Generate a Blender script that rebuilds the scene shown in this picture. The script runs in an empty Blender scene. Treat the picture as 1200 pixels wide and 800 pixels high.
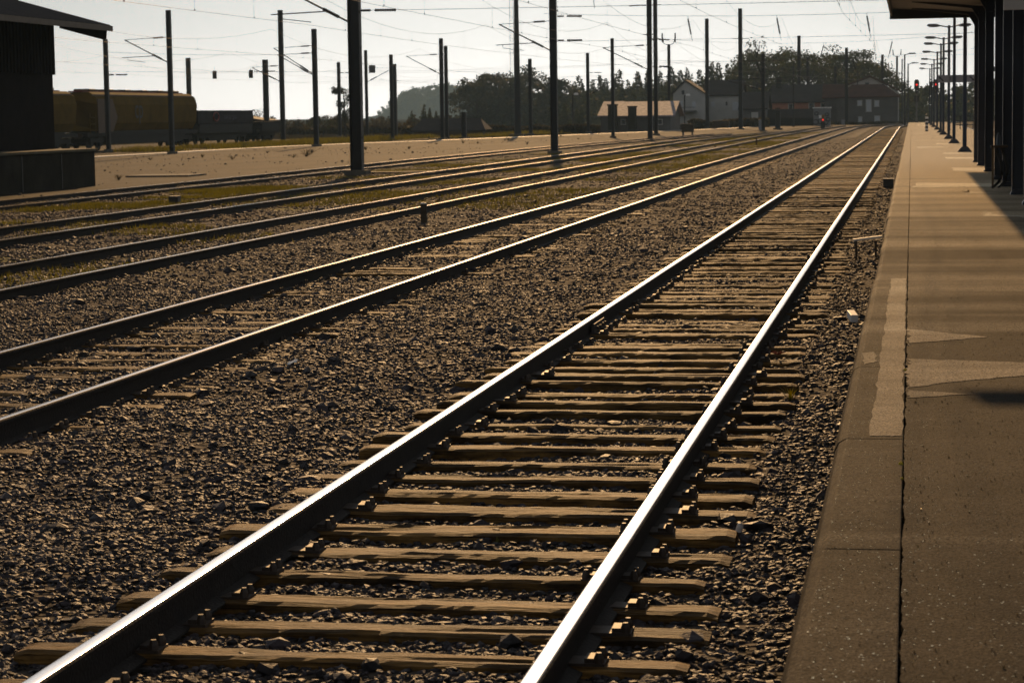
import bpy, math, random
import numpy as np
from mathutils import Vector, noise
R = math.radians
SC = bpy.context.scene
COL = SC.collection
random.seed(7); RNG = np.random.default_rng(7)

# ------------------------------------------------------------------ camera
YAW, PITCH, ROLL, CAMH, FPX = .17291, .09823, -.01451, 1.948, 2690.
_f = Vector((-math.sin(YAW)*math.cos(PITCH), math.cos(YAW)*math.cos(PITCH), -math.sin(PITCH)))
_r0 = Vector((math.cos(YAW), math.sin(YAW), 0)); _u0 = _r0.cross(_f)
_r = _r0*math.cos(ROLL)+_u0*math.sin(ROLL); _u = _u0*math.cos(ROLL)-_r0*math.sin(ROLL)
cam = bpy.data.cameras.new('camera'); cam_o = bpy.data.objects.new('camera', cam); COL.objects.link(cam_o)
cam.sensor_fit = 'HORIZONTAL'; cam.sensor_width = 36; cam.lens = 36*FPX/1200
cam.clip_start = .1; cam.clip_end = 9000
from mathutils import Matrix
m = Matrix((( _r.x, _u.x, -_f.x, 0), (_r.y, _u.y, -_f.y, 0), (_r.z, _u.z, -_f.z, CAMH), (0, 0, 0, 1)))
cam_o.matrix_world = m
cam.dof.use_dof = True; cam.dof.focus_distance = 16; cam.dof.aperture_fstop = 9
SC.camera = cam_o
# ------------------------------------------------------------------ light
SUN_EL, SUN_AZ = 19., 9.
S = Vector((-math.sin(R(SUN_AZ))*math.cos(R(SUN_EL)), math.cos(R(SUN_AZ))*math.cos(R(SUN_EL)), math.sin(R(SUN_EL))))
sl = bpy.data.lights.new('sun', 'SUN'); sl.energy = 3.7; sl.angle = R(.53); sl.color = (1., .59, .25)
so = bpy.data.objects.new('sun', sl); COL.objects.link(so); so.rotation_euler = S.to_track_quat('Z', 'Y').to_euler()
W = bpy.data.worlds.new('World'); SC.world = W; W.use_nodes = True
nt = W.node_tree; bg = nt.nodes['Background']
sky = nt.nodes.new('ShaderNodeTexSky'); sky.sky_type = 'NISHITA'; sky.sun_disc = False
sky.sun_elevation = R(SUN_EL); sky.sun_rotation = R(-SUN_AZ); sky.dust_density = .7; sky.air_density = 1.0; sky.ozone_density = 4
hsv = nt.nodes.new('ShaderNodeHueSaturation'); hsv.inputs['Saturation'].default_value = .15
nt.links.new(sky.outputs[0], hsv.inputs['Color']); nt.links.new(hsv.outputs[0], bg.inputs[0]); bg.inputs[1].default_value = .069
SC.view_settings.view_transform = 'Standard'; SC.view_settings.look = 'None'
SC.view_settings.exposure = .0; SC.view_settings.gamma = 1
SC.cycles.max_bounces = 6; SC.cycles.diffuse_bounces = 2; SC.cycles.glossy_bounces = 3; SC.cycles.volume_bounces = 1
SC.cycles.use_denoising = True

# ------------------------------------------------------------------ projection helper (photo pixel -> place in the world)
def ray(x, y): return _f*FPX+_r*(x-600)+_u*(400-y)
def on(x, y, z=-.2):
    d = ray(x, y); t = (z-CAMH)/d.z; return Vector((d.x*t, d.y*t, z))
def at(x, y, Y):
    d = ray(x, y); t = Y/d.y; return Vector((d.x*t, Y, CAMH+d.z*t))

# ------------------------------------------------------------------ materials
KEEP = {'polished_rail_head', 'dull_rail_head', 'white_paint', 'pale_kerb', 'grass_blade', 'yellow_moss', 'pale_screed', 'worn_rail_head', 'roof_tile_pale', 'sign_grey', 'white_render', 'pink_render', 'pale_shutter', 'dead_leaf', 'sleeper_wood'}
def mat(name, c, rough=.8, metal=0., var=.25, scale=3., bump=0., bscale=40., stretch=None, c2=None, spec=.5, rand=0., keep=False):
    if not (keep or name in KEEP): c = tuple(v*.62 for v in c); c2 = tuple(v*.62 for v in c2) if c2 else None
    M = bpy.data.materials.new(name); M.use_nodes = True
    n = M.node_tree.nodes; l = M.node_tree.links; b = n['Principled BSDF']
    b.inputs['Roughness'].default_value = rough; b.inputs['Metallic'].default_value = metal
    b.inputs['Specular IOR Level'].default_value = spec
    tc = n.new('ShaderNodeTexCoord'); mp = n.new('ShaderNodeMapping'); l.new(tc.outputs['Object'], mp.inputs[0])
    if stretch: mp.inputs['Scale'].default_value = stretch
    nz = n.new('ShaderNodeTexNoise'); nz.inputs['Scale'].default_value = scale; nz.inputs['Detail'].default_value = 8
    nz.inputs['Roughness'].default_value = .65
    l.new(mp.outputs[0], nz.inputs['Vector'])
    rp = n.new('ShaderNodeValToRGB'); rp.color_ramp.elements[0].position = .3; rp.color_ramp.elements[1].position = .7
    lo = tuple(v*(1-var) for v in c)+(1,); hi = tuple(min(1, v*(1+var)) for v in (c2 or c))+(1,)
    rp.color_ramp.elements[0].color = lo; rp.color_ramp.elements[1].color = hi
    l.new(nz.outputs[0], rp.inputs[0]); col = rp.outputs[0]
    if rand:
        g = n.new('ShaderNodeNewGeometry'); hs = n.new('ShaderNodeHueSaturation')
        mr = n.new('ShaderNodeMapRange'); mr.inputs[3].default_value = 1-rand; mr.inputs[4].default_value = 1+rand
        l.new(g.outputs['Random Per Island'], mr.inputs[0]); l.new(mr.outputs[0], hs.inputs['Value'])
        l.new(col, hs.inputs['Color']); col = hs.outputs[0]
    l.new(col, b.inputs['Base Color'])
    if bump:
        nb = n.new('ShaderNodeTexNoise'); nb.inputs['Scale'].default_value = bscale; nb.inputs['Detail'].default_value = 6
        l.new(mp.outputs[0], nb.inputs['Vector'])
        bp = n.new('ShaderNodeBump'); bp.inputs['Strength'].default_value = bump; bp.inputs['Distance'].default_value = .02
        l.new(nb.outputs[0], bp.inputs['Height']); l.new(bp.outputs[0], b.inputs['Normal'])
    return M

def emis(name, c, s):
    M = bpy.data.materials.new(name); M.use_nodes = True; b = M.node_tree.nodes['Principled BSDF']
    b.inputs['Base Color'].default_value = c+(1,); b.inputs['Emission Color'].default_value = c+(1,); b.inputs['Emission Strength'].default_value = s
    return M

# ground with mossy patches
def ground_mat(name, c, c2, moss=None, rough=.85, moss_cut=.58, spec=.08):
    M = mat(name, c, rough, 0, .35, 1.3, .9, 26., None, c2, spec)
    n = M.node_tree.nodes; l = M.node_tree.links; b = n['Principled BSDF']
    tc = n.new('ShaderNodeTexCoord')
    src = b.inputs['Base Color'].links[0].from_socket
    v = n.new('ShaderNodeTexVoronoi'); v.inputs['Scale'].default_value = 14; l.new(tc.outputs['Object'], v.inputs['Vector'])
    hs = n.new('ShaderNodeHueSaturation'); mr = n.new('ShaderNodeMapRange'); mr.inputs[3].default_value = .35; mr.inputs[4].default_value = 1.7
    sep = n.new('ShaderNodeSeparateColor'); l.new(v.outputs['Color'], sep.inputs[0]); l.new(sep.outputs[0], mr.inputs[0])
    l.new(mr.outputs[0], hs.inputs['Value']); l.new(src, hs.inputs['Color']); src = hs.outputs[0]
    if moss:
        n1 = n.new('ShaderNodeTexNoise'); n1.inputs['Scale'].default_value = .22; n1.inputs['Detail'].default_value = 9; n1.inputs['Roughness'].default_value = .7
        l.new(tc.outputs['Object'], n1.inputs['Vector'])
        rp = n.new('ShaderNodeValToRGB'); rp.color_ramp.elements[0].position = moss_cut; rp.color_ramp.elements[1].position = moss_cut+.1
        l.new(n1.outputs[0], rp.inputs[0])
        # moss grows among the far sidings only
        sx = n.new('ShaderNodeSeparateXYZ'); l.new(tc.outputs['Object'], sx.inputs[0])
        m1 = n.new('ShaderNodeMapRange'); m1.inputs[1].default_value = -8.5; m1.inputs[2].default_value = -12.5; l.new(sx.outputs[0], m1.inputs[0])
        mu = n.new('ShaderNodeMath'); mu.operation = 'MULTIPLY'; l.new(rp.outputs[0], mu.inputs[0]); l.new(m1.outputs[0], mu.inputs[1])
        mx = n.new('ShaderNodeMix'); mx.data_type = 'RGBA'; l.new(mu.outputs[0], mx.inputs[0]); l.new(src, mx.inputs[6]); mx.inputs[7].default_value = moss+(1,)
        src = mx.outputs[2]
    l.new(src, b.inputs['Base Color'])
    v2 = n.new('ShaderNodeTexVoronoi'); v2.inputs['Scale'].default_value = 16; l.new(tc.outputs['Object'], v2.inputs['Vector'])
    bp = n.new('ShaderNodeBump'); bp.inputs['Strength'].default_value = .9; bp.inputs['Distance'].default_value = .05
    l.new(v2.outputs['Distance'], bp.inputs['Height']); l.new(bp.outputs[0], b.inputs['Normal'])
    return M

M_ballast = ground_mat('ballast', (.056, .043, .033), (.10, .077, .060), (.13, .12, .016), moss_cut=.52)
M_earth = mat('dry_earth', (.05, .044, .028), .95, 0, .3, .15, .3, 8, None, (.07, .06, .036), 0.)
M_yard = mat('dusty_asphalt', (.042, .034, .026), .85, 0, .55, .30, .7, 10, (1, .30, 1), (.072, .058, .043), .05)
M_kerb = mat('pale_kerb', (.62, .57, .5), .6, 0, .25, 1.5, .3, 20)
M_stone = mat('ballast_stone', (.034, .026, .027), .6, 0, .3, 9, .35, 60, None, (.056, .044, .049), .30, .75)
M_rust = mat('rusty_rail', (.022, .014, .010), .75, 0, .4, 8, .4, 60, None, None, .3)
M_polish = mat('polished_rail_head', (.92, .88, .86), .22, 1., .06, 12, .015, 5, (3, .15, 3))
M_worn = mat('worn_rail_head', (.38, .32, .28), .22, 1., .1, 10, .03, 6, (3, .3, 3))
M_dull = mat('dull_rail_head', (.46, .38, .33), .17, 1., .15, 10, .05, 6, (3, .3, 3))
M_wood = mat('sleeper_wood', (.060, .032, .010), .66, 0, .65, 9, .9, 16, (.35, 5, 5), (.19, .104, .029), .12, .5)
_n = M_wood.node_tree.nodes; _l = M_wood.node_tree.links; _b = _n['Principled BSDF']; _tc = _n.new('ShaderNodeTexCoord'); _oi = _n.new('ShaderNodeObjectInfo')
_cb = _n.new('ShaderNodeCombineXYZ'); _m = _n.new('ShaderNodeMath'); _m.operation = 'MULTIPLY'; _m.inputs[1].default_value = 57.; _l.new(_oi.outputs['Random'], _m.inputs[0]); _l.new(_m.outputs[0], _cb.inputs[2])
_ad = _n.new('ShaderNodeVectorMath'); _l.new(_tc.outputs['Object'], _ad.inputs[0]); _l.new(_cb.outputs[0], _ad.inputs[1])
_mp = _n.new('ShaderNodeMapping'); _mp.inputs['Scale'].default_value = (.55, 2.4, 1); _l.new(_ad.outputs[0], _mp.inputs[0])
_nz = _n.new('ShaderNodeTexNoise'); _nz.inputs['Scale'].default_value = 3.2; _nz.inputs['Detail'].default_value = 9; _nz.inputs['Roughness'].default_value = .7; _l.new(_mp.outputs[0], _nz.inputs['Vector'])
_rp = _n.new('ShaderNodeValToRGB'); _rp.color_ramp.elements[0].position = .38; _rp.color_ramp.elements[0].color = (.16, .16, .17, 1); _rp.color_ramp.elements[1].position = .60; _rp.color_ramp.elements[1].color = (1, 1, 1, 1); _l.new(_nz.outputs[0], _rp.inputs[0])
_mr = _n.new('ShaderNodeMapRange'); _mr.inputs[3].default_value = .65; _mr.inputs[4].default_value = 1.25; _l.new(_oi.outputs['Random'], _mr.inputs[0])
_sc = _n.new('ShaderNodeVectorMath'); _sc.operation = 'SCALE'; _l.new(_rp.outputs[0], _sc.inputs[0]); _l.new(_mr.outputs[0], _sc.inputs['Scale'])
_mx = _n.new('ShaderNodeMix'); _mx.data_type = 'RGBA'; _mx.blend_type = 'MULTIPLY'; _mx.inputs[0].default_value = 1; _l.new(_b.inputs['Base Color'].links[0].from_socket, _mx.inputs[6]); _l.new(_sc.outputs[0], _mx.inputs[7]); _l.new(_mx.outputs[2], _b.inputs['Base Color'])
M_woodd = mat('stake_wood', (.075, .045, .02), .8, 0, .4, 6, .4, 20)
M_iron = mat('fastening_iron', (.07, .045, .028), .6, .0, .4, 30, .2, 60)
M_mast = mat('mast_steel', (.030, .027, .027), .55, .2, .35, 1.5, .1, 20)
M_masth = mat('mast_galvanised', (.05, .05, .055), .5, .4, .3, 2, .1, 20)
M_conc = mat('concrete', (.16, .145, .12), .9, 0, .35, 1.2, .4, 25)
M_concd = mat('dark_concrete', (.055, .049, .038), .95, 0, .45, .8, .4, 25, None, None, .1)
M_insul = mat('brown_insulator', (.03, .015, .01), .25, 0, .2, 5)
M_wire = mat('copper_wire', (.10, .06, .04), .5, .7, .2, 5)
M_blue = mat('dark_blue_paint', (.010, .014, .035), .45, 0, .25, 3, .05, 30)
M_roofsteel = mat('canopy_steel', (.012, .012, .014), .6, 0, .2, 2)
M_white = mat('white_paint', (.75, .73, .7), .5, 0, .1, 3)
M_black = mat('black_paint', (.012, .012, .012), .5, 0, .2, 3)
M_grey = mat('grey_paint', (.16, .16, .165), .5, 0, .2, 2)
M_sign = mat('sign_grey', (.22, .22, .24), .5, 0, .08, 2)
M_red = emis('signal_red', (1., .03, .02), 1.6)
M_yellow = mat('yellow_wagon_paint', (.20, .122, .016), .9, 0, .3, .5, .05, 10, None, None, .1)
M_orangebr = mat('brown_wagon_panel', (.12, .06, .025), .6, 0, .25, .7)
M_redstripe = mat('red_stripe_paint', (.35, .04, .03), .6, 0, .2, 2)
M_wagon = mat('grey_wagon_paint', (.055, .052, .058), .85, 0, .3, .6, 0, 1, None, None, .15)
M_under = mat('underframe_black', (.018, .015, .013), .8, 0, .3, 2)
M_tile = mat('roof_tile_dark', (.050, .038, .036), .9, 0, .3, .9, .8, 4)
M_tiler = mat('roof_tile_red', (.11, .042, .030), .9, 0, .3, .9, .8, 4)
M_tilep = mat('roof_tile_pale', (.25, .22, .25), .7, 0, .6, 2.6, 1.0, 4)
M_shedroof = mat('shed_roof_sheet', (.045, .034, .032), .8, 0, .3, 2, .3, 12)
M_plw = mat('white_render', (.42, .41, .39), .9, 0, .15, .6, .1, 15)
M_plg = mat('grey_render', (.17, .16, .155), .9, 0, .25, .6, .1, 15)
M_plp = mat('pink_render', (.34, .15, .10), .9, 0, .2, .6, .1, 15)
M_shut = mat('pale_shutter', (.45, .47, .5), .6, 0, .1, 2)
M_glass = mat('dark_glass', (.02, .022, .026), .15, 0, .1, 2)
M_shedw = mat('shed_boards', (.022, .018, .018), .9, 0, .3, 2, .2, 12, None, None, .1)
M_leafd = mat('dark_foliage', (.050, .062, .024), .7, 0, .5, .25, 0, 1, None, (.085, .095, .04), .3, .6)
M_leafe = mat('eucalyptus_foliage', (.055, .062, .034), .6, 0, .4, .35, 0, 1, None, (.075, .08, .045), .4, .45)
M_leafb = mat('scrub_foliage', (.075, .06, .03), .8, 0, .4, .5, 0, 1, None, (.1, .08, .04), .3, .45)
def translucent(M, f, tint=1.6):
    n = M.node_tree.nodes; l = M.node_tree.links; b = n['Principled BSDF']; t = n.new('ShaderNodeBsdfTranslucent'); h = n.new('ShaderNodeHueSaturation')
    h.inputs['Value'].default_value = tint; h.inputs['Saturation'].default_value = 1.15; l.new(b.inputs['Base Color'].links[0].from_socket, h.inputs['Color']); l.new(h.outputs[0], t.inputs['Color'])
    m = n.new('ShaderNodeMixShader'); m.inputs[0].default_value = f; l.new(b.outputs[0], m.inputs[1]); l.new(t.outputs[0], m.inputs[2]); l.new(m.outputs[0], n['Material Output'].inputs['Surface'])
translucent(M_leafd, .3); translucent(M_leafe, .3); translucent(M_leafb, .25)
M_bark = mat('bark', (.07, .055, .045), .9, 0, .3, 3, .5, 12)
M_grass = mat('grass_blade', (.085, .08, .012), .6, 0, .3, 2, 0, 1, None, (.15, .13, .02), .3, .4)
translucent(M_grass, .3)
M_leafr = mat('dead_leaf', (.30, .06, .02), .7, 0, .3, 30)
M_moss = mat('yellow_moss', (.36, .27, .01), .9, 0, .3, 60, .5, 200)

# platform asphalt: grains of mica glint in the low sun
def plat_mat(name, c, c2, sc, worn=None):  # worn: far-end tone of the wear bands and the painted grazing brightness
    M = mat(name, c, .8, 0, .42, sc, 0, 1, (.28, 1, 1), c2, .10 if name == 'pale_screed' else .03)
    n = M.node_tree.nodes; l = M.node_tree.links; b = n['Principled BSDF']
    tc = n.new('ShaderNodeTexCoord'); src = b.inputs['Base Color'].links[0].from_socket
    if worn:      # wear in cross bands; paler with distance, the low sun's grazing brightness painted in
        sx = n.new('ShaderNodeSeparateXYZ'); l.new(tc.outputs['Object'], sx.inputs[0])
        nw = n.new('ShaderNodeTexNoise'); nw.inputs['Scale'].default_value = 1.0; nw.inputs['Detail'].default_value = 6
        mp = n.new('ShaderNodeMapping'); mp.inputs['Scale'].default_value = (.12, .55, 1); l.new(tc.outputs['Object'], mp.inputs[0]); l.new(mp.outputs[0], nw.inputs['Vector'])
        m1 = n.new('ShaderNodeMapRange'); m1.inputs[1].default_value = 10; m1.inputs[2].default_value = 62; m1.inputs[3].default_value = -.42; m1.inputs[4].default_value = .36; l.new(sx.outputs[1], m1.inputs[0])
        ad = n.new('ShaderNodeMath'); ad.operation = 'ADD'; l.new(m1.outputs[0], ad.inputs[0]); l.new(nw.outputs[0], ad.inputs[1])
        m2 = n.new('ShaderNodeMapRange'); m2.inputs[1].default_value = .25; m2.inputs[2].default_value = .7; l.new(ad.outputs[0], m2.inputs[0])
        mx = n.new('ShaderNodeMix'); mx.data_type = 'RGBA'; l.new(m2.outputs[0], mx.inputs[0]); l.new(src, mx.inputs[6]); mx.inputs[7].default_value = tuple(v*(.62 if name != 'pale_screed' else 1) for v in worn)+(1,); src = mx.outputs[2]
    # coarse aggregate: each grain has its own tone
    v0 = n.new('ShaderNodeTexVoronoi'); v0.inputs['Scale'].default_value = 115; l.new(tc.outputs['Object'], v0.inputs['Vector'])
    s0 = n.new('ShaderNodeSeparateColor'); l.new(v0.outputs['Color'], s0.inputs[0])
    r0 = n.new('ShaderNodeMapRange'); r0.inputs[3].default_value = .15; r0.inputs[4].default_value = 1.85; l.new(s0.outputs[1], r0.inputs[0])
    hs = n.new('ShaderNodeHueSaturation'); l.new(r0.outputs[0], hs.inputs['Value']); l.new(src, hs.inputs['Color']); l.new(hs.outputs[0], b.inputs['Base Color'])
    nb = n.new('ShaderNodeTexNoise'); nb.inputs['Scale'].default_value = 110; nb.inputs['Detail'].default_value = 4; l.new(tc.outputs['Object'], nb.inputs['Vector'])
    b1 = n.new('ShaderNodeBump'); b1.inputs['Strength'].default_value = .7; b1.inputs['Distance'].default_value = .008; l.new(nb.outputs[0], b1.inputs['Height'])
    n2 = n.new('ShaderNodeTexNoise'); n2.inputs['Scale'].default_value = 3.2; n2.inputs['Detail'].default_value = 6; l.new(tc.outputs['Object'], n2.inputs['Vector'])
    b2 = n.new('ShaderNodeBump'); b2.inputs['Strength'].default_value = .6; b2.inputs['Distance'].default_value = .014; l.new(n2.outputs[0], b2.inputs['Height']); l.new(b1.outputs[0], b2.inputs['Normal'])
    l.new(b2.outputs[0], b.inputs['Normal'])
    # sparse mica grains lie nearly flat and flash back the low sun
    v = n.new('ShaderNodeTexVoronoi'); v.inputs['Scale'].default_value = 165; l.new(tc.outputs['Object'], v.inputs['Vector'])
    sep = n.new('ShaderNodeSeparateColor'); l.new(v.outputs['Color'], sep.inputs[0])
    gt = n.new('ShaderNodeMath'); gt.operation = 'GREATER_THAN'; gt.inputs[1].default_value = .982; l.new(sep.outputs[0], gt.inputs[0])
    gl = n.new('ShaderNodeBsdfGlossy'); gl.inputs['Roughness'].default_value = .13; gl.inputs['Color'].default_value = (.9, .75, .5, 1)
    ge = n.new('ShaderNodeNewGeometry')
    vs = n.new('ShaderNodeVectorMath'); vs.operation = 'SUBTRACT'; vs.inputs[1].default_value = (.5, .5, .5); l.new(v.outputs['Color'], vs.inputs[0])
    s2 = n.new('ShaderNodeVectorMath'); s2.operation = 'SCALE'; s2.inputs['Scale'].default_value = .26; l.new(vs.outputs[0], s2.inputs[0])
    ad2 = n.new('ShaderNodeVectorMath'); ad2.operation = 'ADD'; l.new(ge.outputs['Normal'], ad2.inputs[0]); l.new(s2.outputs[0], ad2.inputs[1])
    nm = n.new('ShaderNodeVectorMath'); nm.operation = 'NORMALIZE'; l.new(ad2.outputs[0], nm.inputs[0]); l.new(nm.outputs[0], gl.inputs['Normal'])
    ms = n.new('ShaderNodeMixShader'); nz_ = n.new('ShaderNodeSeparateXYZ'); l.new(ge.outputs['True Normal'], nz_.inputs[0]); g2 = n.new('ShaderNodeMath'); g2.operation = 'GREATER_THAN'; g2.inputs[1].default_value = .985; l.new(nz_.outputs[2], g2.inputs[0]); g3 = n.new('ShaderNodeMath'); g3.operation = 'MULTIPLY'; l.new(gt.outputs[0], g3.inputs[0]); l.new(g2.outputs[0], g3.inputs[1]); l.new(g3.outputs[0], ms.inputs[0]); l.new(b.outputs[0], ms.inputs[1]); l.new(gl.outputs[0], ms.inputs[2])
    l.new(ms.outputs[0], n['Material Output'].inputs['Surface'])
    return M
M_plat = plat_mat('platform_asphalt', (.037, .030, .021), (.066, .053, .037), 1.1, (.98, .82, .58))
M_coping = plat_mat('platform_coping', (.049, .040, .028), (.085, .069, .048), 1.6, (.90, .76, .54))
M_patch = plat_mat('pale_screed', (.125, .103, .073), (.19, .155, .11), 1.4, (.90, .80, .60))

# ------------------------------------------------------------------ mesh helpers
class MB:
    def __init__(s): s.v = []; s.f = []; s.mi = []
    def add(s, v, f, mi=0):
        o = len(s.v); s.v += [tuple(p) for p in v]; s.f += [tuple(i+o for i in q) for q in f]; s.mi += [mi]*len(f); return s
    def box(s, c, d, rz=0, mi=0, tilt=None):
        x, y, z = (k/2 for k in d); P = []
        for sz in (-1, 1):
            for sx, sy in ((-1, -1), (1, -1), (1, 1), (-1, 1)):
                p = Vector((sx*x, sy*y, sz*z))
                if tilt: p.rotate(tilt)
                p = Vector((p.x*math.cos(rz)-p.y*math.sin(rz), p.x*math.sin(rz)+p.y*math.cos(rz), p.z))
                P.append(p+Vector(c))
        return s.add(P, [(3, 2, 1, 0), (4, 5, 6, 7), (0, 1, 5, 4), (1, 2, 6, 5), (2, 3, 7, 6), (3, 0, 4, 7)], mi)
    def prism(s, poly, axis, a, b, mi=0):
        """poly of 2-D points swept along axis from a to b"""
        n = len(poly)
        def P(p, t):
            return (t, p[0], p[1]) if axis == 'x' else ((p[0], t, p[1]) if axis == 'y' else (p[0], p[1], t))
        return s.add([P(p, a) for p in poly]+[P(p, b) for p in poly],
                     [tuple(range(n))[::-1], tuple(range(n, 2*n))]+[(i, (i+1) % n, n+(i+1) % n, n+i) for i in range(n)], mi)
    def tube(s, pts, r, n=8, mi=0, cap=True):
        pts = [Vector(p) for p in pts]; rr = r if isinstance(r, (list, tuple)) else [r]*len(pts); V = []
        for i, p in enumerate(pts):
            d = (pts[min(i+1, len(pts)-1)]-pts[max(i-1, 0)]).normalized()
            a = Vector((0, 0, 1)) if abs(d.z) < .9 else Vector((1, 0, 0))
            e = d.cross(a).normalized(); g = d.cross(e)
            V += [p+(e*math.cos(2*math.pi*k/n)+g*math.sin(2*math.pi*k/n))*rr[i] for k in range(n)]
        F = [(i*n+k, i*n+(k+1) % n, (i+1)*n+(k+1) % n, (i+1)*n+k) for i in range(len(pts)-1) for k in range(n)]
        if cap: F += [tuple(range(n)), tuple(range((len(pts)-1)*n, len(pts)*n))[::-1]]
        return s.add(V, F, mi)
    def build(s, name, M, parent=None, smooth=False, bevel=0.):
        me = bpy.data.meshes.new(name); me.from_pydata(s.v, [], s.f)
        for x in (M if isinstance(M, (list, tuple)) else [M]): me.materials.append(x)
        if any(s.mi): me.polygons.foreach_set('material_index', s.mi)
        if smooth: me.polygons.foreach_set('use_smooth', [True]*len(s.f))
        me.update(); o = bpy.data.objects.new(name, me); COL.objects.link(o)
        if parent: o.parent = parent
        if bevel:
            b = o.modifiers.new('bevel', 'BEVEL'); b.width = bevel; b.segments = 2; b.limit_method = 'ANGLE'
        return o

def npmesh(name, V, F, M, parent=None, smooth=False):
    """V (n,3), F (k,m) all faces with m corners"""
    me = bpy.data.meshes.new(name); V = np.asarray(V, np.float32); F = np.asarray(F, np.int32); k, mm = F.shape
    me.vertices.add(len(V)); me.vertices.foreach_set('co', V.ravel())
    me.loops.add(k*mm); me.loops.foreach_set('vertex_index', F.ravel())
    me.polygons.add(k); me.polygons.foreach_set('loop_start', np.arange(0, k*mm, mm, dtype=np.int32))
    try: me.polygons.foreach_set('loop_total', np.full(k, mm, np.int32))
    except Exception: pass
    me.polygons.foreach_set('use_smooth', np.full(k, smooth))
    me.materials.append(M); me.update(calc_edges=True); me.validate()
    o = bpy.data.objects.new(name, me); COL.objects.link(o)
    if parent: o.parent = parent
    return o

def thing(name, label, cat, loc=(0, 0, 0), rz=0, group=None):
    o = bpy.data.objects.new(name, None); COL.objects.link(o); o.location = loc; o.rotation_euler = (0, 0, rz)
    return tag(o, label, cat, group)
def tag(o, label, cat, group=None):
    o['label'] = label; o['category'] = cat
    if group: o['group'] = group
    return o
def struct(o, kind='structure'): o['kind'] = kind; return o
def copy_tree(o, parent=None):
    c = o.copy(); COL.objects.link(c)
    if parent: c.parent = parent
    for ch in list(o.children): copy_tree(ch, c)
    return c
def fbm(x, y, s=1., seed=0): return noise.fractal(Vector((x*s, y*s, seed*7.3)), 1.0, 2.0, 4)

# ------------------------------------------------------------------ the setting
GZ = -.23
g = MB(); E_ = 4000
g.add([(-E_, -E_/4, GZ-.12), (E_, -E_/4, GZ-.12), (E_, E_, GZ-.12), (-E_, E_, GZ-.12)], [(0, 1, 2, 3)])
struct(g.build('ground', M_earth))

TR = {1: (-2.165, 262., 460.), 2: (-6.80, 252., 520.), 3: (-11.38, 150., 5200.), 4: (-15.87, 152., 620.), 5: (-22.05, 100., 1300.)}
TEND = {1: 352, 2: 330, 3: 300, 4: 232, 5: 214}
def tx(k, Y):
    c, y0, r = TR[k]; return c+(max(0, Y-y0)**2)/(2*r)
def gheight(x, y):
    """ballast level: low between the proud sleepers of the near track, heaped between tracks"""
    def sm(a, b, t): t = min(1, max(0, (t-a)/(b-a))); return t*t*(3-2*t)
    z = -.198
    z += .03*sm(-3.3, -4.2, x) if x > -5.2 else .03
    z += .02*sm(-8.2, -9.5, x)
    z += .035*fbm(x, y, .6, 1)+.018*fbm(x, y, 2.1, 2)
    if x > -.95: z += .012
    return z
xs = np.concatenate([np.arange(-25.0, -9, .4), np.arange(-9, -.29, .15)]); ys = np.concatenate([np.arange(3, 24, .15), np.geomspace(24, 345, 170)])
V = [(x, y, gheight(x, y)) for y in ys for x in xs]; nx = len(xs)
F = [(j*nx+i, j*nx+i+1, (j+1)*nx+i+1, (j+1)*nx+i) for j in range(len(ys)-1) for i in range(nx-1)]
struct(npmesh('ballast_bed', V, F, M_ballast, None, True))
# beyond the platform end, the gravel goes on under the curving tracks
g = MB(); g.add([(-.3, 296, -.2), (30, 296, -.2), (60, 372, -.2), (-25, 372, -.2), (-25, 345, -.2), (-.3, 345, -.2)], [(0, 1, 2, 3, 4, 5)]); struct(g.build('far_ballast', M_ballast))
# tracks on the other side of the island platform
g = MB(); g.add([(4.6, 3, -.2), (24, 3, -.2), (24, 296, -.2), (4.6, 296, -.2)], [(0, 1, 2, 3)]); struct(g.build('far_side_ballast', M_ballast))

# dusty yard left of the tracks and its pale kerb
ky = [(-45.9, 40), (-45.9, 126), (-45.6, 139), (-45.4, 154), (-44.6, 165), (-42.7, 176), (-39.8, 188), (-35.2, 213), (-29, 245), (-22.5, 285), (-17, 330)]
g = MB(); n = len(ky)
right = [(-24.0 if y < 110 else (-24.0+((y-110)**2)/2600.), y) for x, y in ky]
g.add([(x, y, -.125) for x, y in ky]+[(min(x, -12.), y, -.125) for x, y in right], [(i+1, i, n+i, n+i+1) for i in range(n-1)])
struct(g.build('yard', M_yard))
g = MB()
for (x0, y0), (x1, y1) in zip(ky[:-1], ky[1:]):
    g.add([(x0-1.1, y0, -.20), (x0, y0, -.20), (x1, y1, -.20), (x1-1.1, y1, -.20), (x0-1.0, y0, -.085), (x0, y0, -.085), (x1, y1, -.085), (x1-1.0, y1, -.085)],
          [(4, 5, 6, 7), (1, 5, 4, 0), (0, 4, 7, 3), (5, 1, 2, 6), (2, 3, 7, 6)])
struct(g.build('kerb', M_kerb))
g = MB(); g.add([(-70, 40, -.21), (-45, 40, -.21), (-45, 230, -.21), (-70, 230, -.21)], [(0, 1, 2, 3)]); struct(g.build('siding_gravel', M_ballast))

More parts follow.
